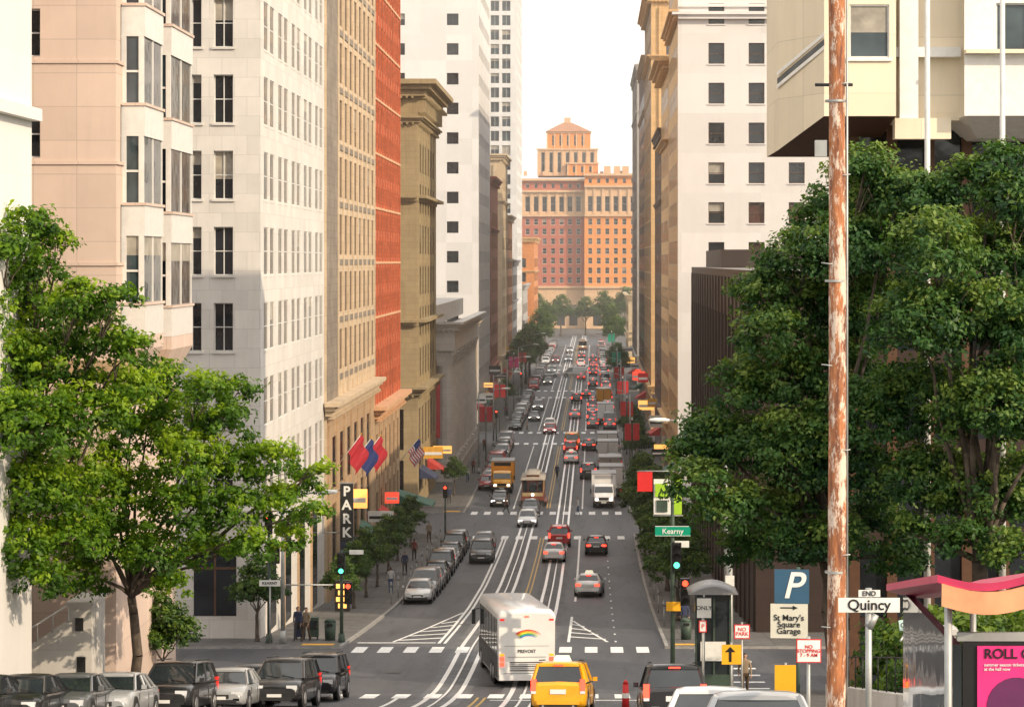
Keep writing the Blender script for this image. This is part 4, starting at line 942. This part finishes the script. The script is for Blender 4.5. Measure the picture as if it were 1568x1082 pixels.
PM=polemat(); mb=MB(); y=45; x=PX(1279,y); z0=GZ(y)-.3; rings=[]
for k in range(24):
    t=k/23; z=z0+t*(33-z0); r=.165-.035*t+random.uniform(-.005,.005); rings.append([(x+r*math.cos(6.2832*j/16)+.02*math.sin(t*5)+.05*t,y+r*math.sin(6.2832*j/16),z) for j in range(16)])
mb.loft(rings,PM,True,True)
for pz_ in (130,270,405,560,690,850,960): 
    z=PZ(pz_,y); s=1 if (pz_//10)%2 else -1; mb.cyl((x,y-.1,z),(x+s*.25,y-.12,z+.03),.012,.012,5,STEEL)
    if pz_ in (130,405,850): mb.cyl((x,y,z-.3),(x,y,z-.26),.18,.18,12,STEEL,False)
mb.box(x-.35,x-.15,y-.08,y+.08,PZ(240,y),PZ(215,y),STEEL); mb.cyl((x+.2,y-.02,z0),(x+.2,y-.02,32),.022,.022,6,STEEL)
mb.cyl((x-.35,y,PZ(130,y)),(x+.3,y,PZ(130,y)),.03,.03,6,SBLACK)
mb.obj('utility_pole')
def post(mb,x,y,zt,r=.035,m=STEEL): mb.cyl((x,y,GZ(y)),(x,y,zt),r,r,8,m)
def plate(mb,px0,px1,py0,py1,d_,m,dy=-.06,border=None):
    mb.box(PX(px0,d_),PX(px1,d_),d_+dy-.012,d_+dy+.012,PZ(py1,d_),PZ(py0,d_),m)
    if border:
        e=1.6; mb.box(PX(px0+e,d_),PX(px1-e,d_),d_+dy-.016,d_+dy-.0125,PZ(py1-e,d_),PZ(py0+e,d_),border)
mb=MB(); y=38; post(mb,PX(1330,y),y,PZ(900,y),.05); plate(mb,1283,1377,914,936,y,SWHITE); plate(mb,1314,1347,902,912.5,y,SWHITE)
x=PX(1330,y); mb.cyl((x,y,PZ(960,y)),(x+.1,y,PZ(940,y)),.07,.06,8,STEEL)
o=mb.obj('street_name_sign'); text('Quincy',.215,(x,y-.08,PZ(925,y)),o,SBLACK,ext=.003); text('END',.1,(x,y-.08,PZ(907.3,y)),o,SBLACK,ext=.003)
TEAL=plain('sign_pale_teal',(.45,.6,.58),.4,0,.05)
mb=MB(); y=40; mb.box(-.21,.21,-.012,.012,-.08,.08,TEAL); o=mb.obj('angled_street_sign',loc=(PX(1397,y),y,PZ(954,y))); o.rotation_euler=(0,math.radians(-8),math.radians(10)); text('QUINCY',.1,(0,-.016,0),o,SBLACK,ext=.002)
m2=MB(); m2.cyl((.0,.03,-.0),(-.55,-1.2,.0),.015,.015,6,STEEL); c=m2.obj('bracket',o)
mb=MB(); y=60; x=PX(1222,y); post(mb,x,y,PZ(868,y),.05,GREENP); plate(mb,1186,1239,871,923,y,SBLUE); plate(mb,1180,1237,923.5,976,y,plain('sign_cream',(.62,.6,.5),.5,0,.06))
o=mb.obj('garage_sign'); o.data.transform(Matrix.Translation((x,y,0)).inverted()); o.rotation_euler[2]=math.radians(-5); o.location=(x,y,0)
text('P',.85,(PX(1213,y)-x,-.085,PZ(897,y)),o,SWHITE,ext=.003).data.shear=.25
text("St Mary's\nSquare\nGarage",.19,(PX(1208,y)-x,-.085,PZ(955,y)),o,SBLACK,ext=.003,space=.8)
m2=MB(); m2.box(PX(1195,y)-x,PX(1216,y)-x,-.08,-.075,PZ(930.5,y),PZ(928.5,y),SBLACK); m2.face([(PX(1214,y)-x,-.08,PZ(926,y)),(PX(1222,y)-x,-.08,PZ(929.5,y)),(PX(1214,y)-x,-.08,PZ(933,y))],SBLACK); m2.obj('arrow',o)
def small_sign(name,px,py,w,h,d_,m,txt=None,tm=SRED,size=.12,border=None):
    mb=MB(); post(mb,PX(px,d_),d_,PZ(py-h/2-3,d_)); plate(mb,px-w/2,px+w/2,py-h/2,py+h/2,d_,m if not border else border,-.06,m if border else None); o=mb.obj(name)
    if txt: text(txt,size,(PX(px,d_),d_-.085,PZ(py,d_)),o,tm,ext=.002,space=.85)
    return o
small_sign('parking_regulation_sign',1238,995,38,36,45,SWHITE,'NO\nSTOPPING\n7 - 9 AM',SRED,.085,SRED)
small_sign('parking_regulation_sign',1136,966,24,22,80,SWHITE,'NO\nPARK',SRED,.16,SRED)
small_sign('parking_regulation_sign',1076,958,12,18,88,SWHITE,'P',SRED,.2,SRED)
o=small_sign('keep_right_sign',1120,1001,30,30,80,SYEL)
m2=MB(); y=80; m2.box(PX(1116,y),PX(1120,y),y-.085,y-.08,PZ(1012,y),PZ(996,y),SBLACK); m2.face([(PX(1110,y),y-.083,PZ(997,y)),(PX(1126,y),y-.083,PZ(997,y)),(PX(1118,y),y-.083,PZ(989,y))],SBLACK); m2.obj('arrow',o)
small_sign('turn_restriction_sign',1078,930,25,33,90,SWHITE,'ONLY',SBLACK,.2,SBLACK)
small_sign('construction_sign',1203,1038,34,42,70,SYEL)
mb=MB(); y=95; x0,x1=PX(1060,y),PX(1124,y); zt=PZ(896,y); zg=GZ(y)+.1
mb.box(x0+.1,x1-.1,y,y+1.6,zg,zg+1.1,GREENP); mb.box(x0+.15,x1-.15,y+.05,y+1.55,zg+1.1,zt-.3,CGL)
for x in (x0+.1,(x0+x1)/2,x1-.17): mb.box(x,x+.07,y-.01,y+.06,zg+1.1,zt-.3,GREENP)
rr=[[(x0-.15+(x1-x0+.3)*k/8,yy,zt-.3+.3*math.sin(math.pi*k/8)) for k in range(9)] for yy in (y-.3,y+1.9)]
mb.loft(rr,GRAYP,True,True); mb.box(x0+.3,x1-.3,y-.05,y-.02,zg+1.6,zg+2.3,SWHITE); mb.obj('sidewalk_kiosk')
# bus shelter
mb=MB(); y=30; RP=plain('shelter_magenta',(.52,.04,.11),.4,0,.08); OR=plain('shelter_cream_roof',(.80,.38,.20),.4,0,.1); zg=GZ(y)+.1
xa,xb=PX(1432,y),PX(1600,y)
n=8
for k in range(n):
    t0,t1=k/n,(k+1)/n
    yy0,yy1=y-0.2,y+5
    za=lambda t: PZ(876,y)-.10*math.sin(t*3.14*1.2)
    X0,X1=xa+(xb-xa)*t0,xa+(xb-xa)*t1
    mb.loft([[(X0,yy0,za(t0)),(X1,yy0,za(t1)),(X1,yy0,za(t1)-.09),(X0,yy0,za(t0)-.09)],[(X0,yy1,za(t0)-.75),(X1,yy1,za(t1)-.75),(X1,yy1,za(t1)-.84),(X0,yy1,za(t0)-.84)]],RP,True,False)
    mb.loft([[(X0+.05,yy0-.02,za(t0)-.1),(X1+.05,yy0-.02,za(t1)-.1),(X1+.05,yy0+.0,za(t1)-.36),(X0+.05,yy0+.0,za(t0)-.36)],[(X0+.05,yy0+.03,za(t0)-.1),(X1+.05,yy0+.03,za(t1)-.1),(X1+.05,yy0+.05,za(t1)-.36),(X0+.05,yy0+.05,za(t0)-.36)]],OR,True,False)
mb.cyl((PX(1452,y),y,zg-.5),(PX(1452,y),y,PZ(905,y)),.045,.045,10,STEEL); mb.cyl((PX(1490,y+3),y+3,zg-1),(PX(1490,y+3),y+3,PZ(915,y)-.4),.04,.04,10,STEEL)
mb.box(PX(1470,y),PX(1600,y),y+.2,y+.28,PZ(985,y),PZ(972,y),STEEL)
mb.box(PX(1478,y),PX(1640,y),y+.2,y+.3,zg-.3,PZ(986,y),SBLACK); mb.box(PX(1500,y),PX(1630,y),y+.17,y+.195,zg-.2,PZ(992,y),MAG)
mb.cyl((PX(1560,y),y+.168,PZ(1085,y)),(PX(1560,y),y+.16,PZ(1085,y)),.34,.34,24,plain('poster_purple',(.12,.02,.09),.5,0,.1))
mb.box(PX(1462,y),PX(1476,y),y+.2,y+5,zg,PZ(950,y)-.3,CGL)
mb.cyl((PX(1452,y),y,zg+.9),(PX(1600,y),y,zg+.9),.03,.03,8,STEEL)
o=mb.obj('bus_shelter'); text('ROLL ON',.16,(PX(1510,y),y+.16,PZ(1004,y)),o,SBLACK,align='LEFT',ext=.003); text('summer season tickets\nat the hall now',.05,(PX(1510,y),y+.16,PZ(1024,y)),o,SWHITE,align='LEFT',ext=.002)
mb=MB(); x=PX(958,92); y=92; z=GZ(y); mb.cyl((x,y,z),(x,y,z+.06),.26,.24,12,SBLACK); mb.cyl((x,y,z+.06),(x,y,z+.95),.14,.1,12,SRED); mb.cyl((x,y,z+.45),(x,y,z+.62),.135,.125,12,SWHITE,False); mb.cyl((x,y,z+.95),(x,y,z+1.08),.11,.03,12,SRED); mb.obj('traffic_delineator')
CONC=stone('painted_concrete',(.52,.50,.47),2.4,1.4,.85,.12,.4)
mb=MB(); y=89.5
mb.face([(PX(-60,y),y,GZ(y)-1),(PX(140,y),y,GZ(y)-1),(PX(140,y),y,PZ(925,y)),(PX(108,y),y,PZ(935,y)),(PX(105,y),y,PZ(948,y)),(PX(10,y),y,PZ(1010,y)),(PX(-60,y),y,PZ(1015,y))],CONC)
mb.box(PX(105,y),PX(140,y),y+.01,y+2.5,GZ(y)-1,PZ(926,y),CONC); mb.box(PX(102,y),PX(143,y),y-.1,y+2.6,PZ(926,y),PZ(921,y),CONC)
mb.box(PX(118,y),PX(131,y),y-.03,y-.005,PZ(1035,y),PZ(1005,y),SBLACK); mb.box(PX(116,y),PX(128,y),y-.1,y-.02,PZ(965,y),PZ(945,y),SBLACK)
a=Vector((PX(10,y),y-.02,PZ(985,y))); b=Vector((PX(105,y),y-.02,PZ(925,y))); mb.cyl(a,b,.03,.03,6,FR_W)
for t in (0,.25,.5,.75,1): p=a.lerp(b,t); mb.cyl(p,p-Vector((0,0,.6)),.02,.02,5,FR_W)
mb.obj('retaining_wall')
mb=MB(); x0=11.9
ns=[58+2.*k for k in range(14)]
for a,b in zip(ns[:-1],ns[1:]):
    h=1.1; mb.loft([[(x0,a,GZ(a)-.1),(x0+.35,a,GZ(a)-.1),(x0+.35,a,GZ(a)+h),(x0,a,GZ(a)+h)],[(x0,b,GZ(b)-.1),(x0+.35,b,GZ(b)-.1),(x0+.35,b,GZ(b)+h),(x0,b,GZ(b)+h)]],CONC,True,False)
    mb.cyl((x0+.17,a,GZ(a)+h+.9),(x0+.17,b,GZ(b)+h+.9),.02,.02,6,FR_D); mb.cyl((x0+.17,a,GZ(a)+h),(x0+.17,a,GZ(a)+h+.9),.02,.02,6,FR_D)
mb.box(x0-.15,x0+.5,57.4,58.02,GZ(58)-.3,GZ(58)+2.6,CONC); mb.box(x0-.2,x0+.55,57.35,58.07,GZ(58)+2.6,GZ(58)+2.72,CONC)
mb.obj('garden_wall')
hl=[((x0+1.6+1.6*i,y_,GZ(y_)+1.4),(1.1,1.3,1.8)) for i in range(4) for y_ in (62,66,70,75,80)]
he=empty('hedge'); inst('foliage',foliage('hedge_foliage',hl,LF_S,leaf=.2,cl_dens=3,per=22,clr=.4,seed=33,shell_lo=.7),None,he)
Wf=plain('flag_white',(.75,.75,.75),.7,0,0); B_=plain('flag_blue',(.03,.05,.2),.7,0,0); R_=plain('flag_red',(.5,.03,.05),.7,0,0)
def flag(x,y,z,name='american_flag',plainc=None):
    mb=MB()
    p0=Vector((-12.7,y,z-.9)); p1=Vector((x,y,z+1.1)); mb.cyl(p0,p1,.035,.025,8,FR_W); mb.cyl(p1,p1+Vector((.05,0,.1)),.06,.03,8,SYEL)
    d=(p1-p0).normalized()
    for i in range(13):
        for j in range(8):
            def q(a,b): 
                s=p1-d*(a*1.5/13); return (s.x+.12*math.sin(b*1.3)+b*.07,s.y+.1*math.sin(b*1.7+a*.2),s.z-b*.2)
            m=plainc or (B_ if (i<7 and j<3) else (R_ if i%2==0 else Wf))
            mb.face([q(i,j),q(i+1,j),q(i+1,j+1),q(i,j+1)],m)
    return mb.obj(name)
flag(PX(641,232),232,PZ(690,232)); flag(-11.2,176,PZ(690,176),'hanging_flag',R_); flag(-11.2,184,PZ(695,184),'hanging_flag',B_); flag(-11.2,192,PZ(690,192),'hanging_flag',R_)
AWG=plain('awning_green',(.04,.13,.09),.7,0,.15); AWR=plain('awning_red',(.5,.04,.03),.7,0,.15); AWY=plain('awning_gold',(.70,.36,.04),.7,0,.1); AWB=plain('awning_navy',(.03,.04,.09),.7,0,.1)
LRED=plain('lit_sign_red',(1.,.08,.04),.4,0,0,1,1.)
def awning(side,y0,w,z,dep,m,name='awning'):
    mb=MB(); s=-side; x=side*12.7
    n=8
    for k in range(n):
        a,b=y0+w*k/n,y0+w*(k+1)/n; mb.face([(x,a,z+1),(x,b,z+1),(x+s*dep,b,z),(x+s*dep,a,z)],m); mb.face([(x+s*dep,a,z),(x+s*dep,b,z),(x+s*dep,b,z-.25-.05*(k%2)),(x+s*dep,a,z-.25-.05*(k%2))],m)
    for yy in (y0,y0+w): mb.face([(x,yy,z+1),(x+s*dep,yy,z),(x,yy,z)],m)
    for yy in (y0+.1,y0+w-.1): mb.cyl((x,yy,z),(x+s*dep,yy,z),.02,.02,5,STEEL)
    mb.obj(name)
awning(-1,226,5,GZ(228)+3.0,3.2,AWG,'green_canopy')
for sd,y,w,m in ((-1,176,4,AWB),(-1,190,4,AWG),(-1,208,4,AWR),(-1,258,5,AWB),(-1,270,4,AWR),(-1,378,6,AWR),(-1,396,5,AWG),(-1,412,5,AWY),(-1,428,5,AWR),(-1,445,5,AWR),(-1,500,5,AWR),(-1,530,6,AWY),(1,262,6,AWG),(1,292,6,AWG),(1,322,6,AWR),(1,380,6,AWG),(1,410,6,AWR),(1,440,6,AWG),(1,500,6,AWR),(1,530,6,AWB)):
    awning(sd,y,w,GZ(y)+3.,1.6,m)
def banner(x,y,z,m,w=.9,h=2.2):
    mb=MB(); mb.cyl((x,y,GZ(y)),(x,y,z+h+.4),.07,.05,8,GREENP)
    for e in (-1,1): 
        mb.box(min(x+e*.1,x+e*(.1+w)),max(x+e*.1,x+e*(.1+w)),y-.015,y+.015,z,z+h,m); mb.cyl((x,y,z+h+.03),(x+e*(w+.15),y,z+h+.03),.02,.02,5,STEEL)
    mb.cyl((x,y,z+h+.4),(x,y,z+h+.7),.12,.08,8,SWHITE); mb.obj('banner_pole')
for x,y,z,m in ((-8.6,430,7,MAG),(-8.6,515,7.,MAG),(-8.6,318,5,RB),(-8.6,365,5.5,SRED),(8.7,285,5,RB),(8.7,330,5,SRED),(8.7,375,5.5,SRED),(8.7,425,5.5,AWR),(-8.6,480,6,AWR),(8.7,480,6,SGREEN),(8.7,600,6,SGREEN),(-8.6,600,6,AWR)): banner(x,y,z,m,.7,1.8)
def shopsign(side,y,z,m,w=1.4,h=.8):
    mb=MB(); s=-side; x=side*12.7; xa,xb=sorted((x+s*.25,x+s*(.25+w))); mb.box(xa,xb,y-.08,y+.08,z,z+h,m); mb.box(xa+.1,xb-.1,y-.1,y-.082,z+h*.3,z+h*.55,SWHITE if m is not SWHITE else SBLACK); mb.cyl((x,y,z+h*.8),(x+s*.3,y,z+h*.8),.03,.03,5,STEEL); mb.obj('shop_sign')
for i,(sd,y) in enumerate(((-1,182),(-1,196),(-1,212),(-1,260),(-1,276),(-1,376),(-1,388),(-1,404),(-1,424),(-1,450),(-1,505),(-1,520),(-1,545),(1,260),(1,280),(1,300),(1,328),(1,345),(1,380),(1,402),(1,430),(1,455),(1,500),(1,520))):
    shopsign(sd,y,GZ(y)+random.uniform(3.6,7),random.choice([SWHITE,SWHITE,SBLACK,SRED,LRED,AWY,SGREEN,AM]),random.uniform(1,2.2),random.uniform(.6,1.4))
def meter(x,y):
    mb=MB(); z=GZ(y)+.14; mb.cyl((x,y,z),(x,y,z+1.1),.035,.03,8,STEEL); mb.cyl((x,y,z+1.1),(x,y,z+1.32),.07,.09,10,GRAYP); mb.cyl((x,y,z+1.32),(x,y,z+1.42),.09,.03,10,GRAYP); return mb.obj('parking_meter')
for y in list(range(166,224,6)): meter(-8.4,y)
for y in (146,158,170,182): meter(8.4,y)
for x,y in ((-9,133.5),(9.2,134),(9.4,100)):
    mb=MB(); z=GZ(y)+.14; mb.cyl((x,y,z),(x,y,z+.95),.26,.3,14,GREENP); mb.cyl((x,y,z+.95),(x,y,z+1.1),.31,.18,14,GREENP); mb.box(x-.16,x+.16,y-.31,y-.2,z+.75,z+.88,SBLACK); mb.obj('litter_bin')
for x,y in ((-9.9,134),(-10.6,134.2),(9.8,107)):
    mb=MB(); z=GZ(y)+.14; mb.box(x-.25,x+.25,y-.2,y+.2,z+.15,z+1.15,random.choice([AWB,GREENP])); mb.box(x-.2,x+.2,y-.22,y-.2,z+.55,z+1.0,CGL)
    for a in (-.2,.2): mb.box(x+a-.03,x+a+.03,y-.15,y+.15,z,z+.15,SBLACK)
    mb.obj('newspaper_box')

# ---------------- people -----------------
SKIN=plain('skin',(.5,.3,.21),.6,0,.05); HAIRM=plain('hair',(.04,.025,.015),.7,0,.1); SHOE=plain('shoe',(.03,.03,.03),.6,0,.1)
def person_mesh(shirt,pants,stride=.3):
    V=[];E=[];R=[]
    def v(p,r,par=None):
        V.append(p);R.append(r)
        if par is not None: E.append((par,len(V)-1))
        return len(V)-1
    pel=v((0,0,.96),(.15,.11)); sp=v((0,0,1.14),(.135,.10),pel); ch=v((0,.0,1.34),(.165,.115),sp); nb=v((0,.0,1.46),(.09,.075),ch); nk=v((0,.01,1.53),(.055,.055),nb); h1=v((0,.025,1.60),(.075,.085),nk); h2=v((0,.02,1.68),(.085,.098),h1); h3=v((0,.01,1.75),(.06,.07),h2)
    for s in (-1,1):
        t=s*stride
        sh=v((s*.17,0,1.43),(.062,.062),ch); el=v((s*.235,-t*.25-.03,1.15),(.045,.045),sh); wr=v((s*.24,-t*.55+.06,.93),(.03,.03),el); v((s*.235,-t*.6+.09,.85),(.028,.04),wr)
        hp=v((s*.095,0,.88),(.095,.1),pel); kn=v((s*.1,t*.45+.04,.5),(.062,.065),hp); an=v((s*.1,t*.9-(.06 if t<0 else 0),.1+(.04 if t<0 else 0)),(.042,.045),kn); v((s*.105,t*.9+.16-(.06 if t<0 else 0),.05),(.04,.035),an)
    me=bpy.data.meshes.new('fig'); me.from_pydata(V,E,[]); o=bpy.data.objects.new('fig',me); scene.collection.objects.link(o)
    md=o.modifiers.new('s','SKIN'); sv=me.skin_vertices[0].data
    for i,r in enumerate(R): sv[i].radius=r
    sv[0].use_root=True
    o.modifiers.new('ss','SUBSURF').levels=2
    dg=bpy.context.evaluated_depsgraph_get(); m2=bpy.data.meshes.new_from_object(o.evaluated_get(dg)); bpy.data.objects.remove(o)
    m2.materials.clear()
    for m in (shirt,pants,SKIN,HAIRM,SHOE): m2.materials.append(m)
    for p in m2.polygons:
        c=p.center; z=c.z; i=0
        if z>1.5: i=2
        if z>1.69 or (z>1.56 and c.y<-.01): i=3
        if z<.98 and abs(c.x)<.185: i=1
        if z<.1: i=4
        if z<.93 and abs(c.x)>=.2: i=2
        p.material_index=i; p.use_smooth=True
    mb=MB()
    for s in (-1,1):
        t=s*stride; hx,hy,hz=s*.235,-t*.6+.09,.83
        for k in range(4): a=Vector((hx,hy-.03+k*.02,hz)); b=a+Vector((-s*.006,.004,-.05)); mb.cyl(a,b,.009,.008,5,SKIN); mb.cyl(b,b+Vector((-s*.016,.004,-.03+.004*abs(k-1.5))),.008,.006,5,SKIN)
        a=Vector((hx-s*.01,hy+.035,hz+.03)); mb.cyl(a,a+Vector((-s*.01,.035,-.03)),.011,.007,5,SKIN)
        mb.cyl((s*.03,.098,1.655),(s*.03,.112,1.655),.011,.008,6,HAIRM); mb.cyl((s*.08,.01,1.62),(s*.095,.005,1.66),.012,.015,6,SKIN)
    mb.cyl((0,.1,1.66),(0,.125,1.625),.009,.016,6,SKIN); mb.box(-.022,.022,.1,.112,1.588,1.596,RB)
    ex=mb.mesh('x')
    bm=bmesh.new(); bm.from_mesh(m2)
    n0=len(bm.faces); bm.from_mesh(ex); bm.faces.ensure_lookup_table()
    remap=[[SKIN,HAIRM,RB].index(m) for m in ex.materials]
    for f in bm.faces[n0:]: f.material_index={0:2,1:3,2:0}[remap[f.material_index]]
    bm.to_mesh(m2); bm.free(); return m2
def cloth(n,c): return plain('cloth_'+n,c,.85,0,.1,5)
pm=[person_mesh(cloth('navy',(.03,.04,.09)),cloth('charcoal',(.04,.04,.045)),.28),person_mesh(cloth('white',(.5,.5,.5)),cloth('denim',(.05,.09,.18)),.12),person_mesh(cloth('maroon',(.18,.04,.035)),cloth('black',(.02,.02,.02)),.3),person_mesh(cloth('tan',(.25,.19,.13)),cloth('brown',(.08,.05,.03)),.2)]
def person(i,x,y,yaw,lift=.14): 
    inst('pedestrian',pm[i],Matrix.Translation((x,y,GZ(y)+lift))@Matrix.Rotation(math.radians(yaw),4,'Z'))
for i,x,y,yw in ((0,-10.6,133,170),(3,-10.1,132.5,150),(1,-9.2,176,10),(0,-9.4,192,180),(2,-9.6,205,0),(3,-9.5,222,180),(0,9.3,139,180),(1,10.2,186,0),(2,9.3,230,0),(0,-10,262,0),(1,-9.4,288,180),(2,-9.3,300,0),(3,9.6,265,180),(0,9.4,290,0),(1,9.6,315,180),(2,-9.5,335,180),(3,-9.7,378,0),(0,9.5,400,0),(0,9.4,98,0),(3,10.3,101,180),(2,-9.3,410,0),(1,9.3,440,0),(0,8.9,104,90)):
    person(i,x,y,yw)
person(0,0.4,293,200,.02); person(1,3.,250.5,90,.02); person(2,-4,253,-90,.02); person(3,-5,374,90,.02); person(0,5,373,-90,.02)

# ---------------- atmospheric haze -----------------
mb=MB(); hz=bpy.data.materials.new('atmospheric_haze'); hz.use_nodes=True; nt=hz.node_tree; nt.nodes.remove(nt.nodes['Principled BSDF'])
vs=nt.nodes.new('ShaderNodeVolumeScatter'); vs.inputs['Density'].default_value=.00038; vs.inputs['Color'].default_value=(1,.95,.87,1); vs.inputs['Anisotropy'].default_value=.1
nt.links.new(vs.outputs[0],nt.nodes['Material Output'].inputs['Volume'])
mb.box(-500,500,110,1500,-30,200,hz); mb.obj('haze')

# ---------------- world, sun, camera -----------------
sun_el=math.radians(27)
dirx,diry=.80,-.60
az=math.atan2(dirx,diry)
w=bpy.data.worlds.new('World'); scene.world=w; w.use_nodes=True; N=w.node_tree.nodes; L=w.node_tree.links
sk=N.new('ShaderNodeTexSky'); sk.sky_type='NISHITA'; sk.sun_disc=False; sk.sun_elevation=sun_el; sk.sun_rotation=az; sk.air_density=1.; sk.dust_density=3.; sk.ozone_density=1
mx=N.new('ShaderNodeMix'); mx.data_type='RGBA'; mx.inputs[0].default_value=.75; L.new(sk.outputs[0],mx.inputs[6]); mx.inputs[7].default_value=(12.8,12.1,11.2,1)
L.new(mx.outputs[2],N['Background'].inputs[0]); N['Background'].inputs[1].default_value=.15
sd=bpy.data.lights.new('sun','SUN'); sd.energy=4.2; sd.angle=math.radians(.5); sd.color=(1,.81,.58)
so=bpy.data.objects.new('sun',sd); scene.collection.objects.link(so)
tosun=Vector((dirx*math.cos(sun_el),diry*math.cos(sun_el),math.sin(sun_el))); so.rotation_euler=tosun.to_track_quat('Z','Y').to_euler(); so.location=(50,-50,80)
cd=bpy.data.cameras.new('camera'); co=bpy.data.objects.new('camera',cd); scene.collection.objects.link(co)
co.location=(CX,0,CZ); co.rotation_euler=(math.radians(90),0,0); cd.sensor_width=36; cd.lens=F*36/1568
cd.shift_x=(784-908)/1568; cd.shift_y=-(541-400)/1568; cd.clip_start=.5; cd.clip_end=9000
scene.camera=co
scene.view_settings.view_transform='Standard'; scene.view_settings.look='None'; scene.view_settings.exposure=0
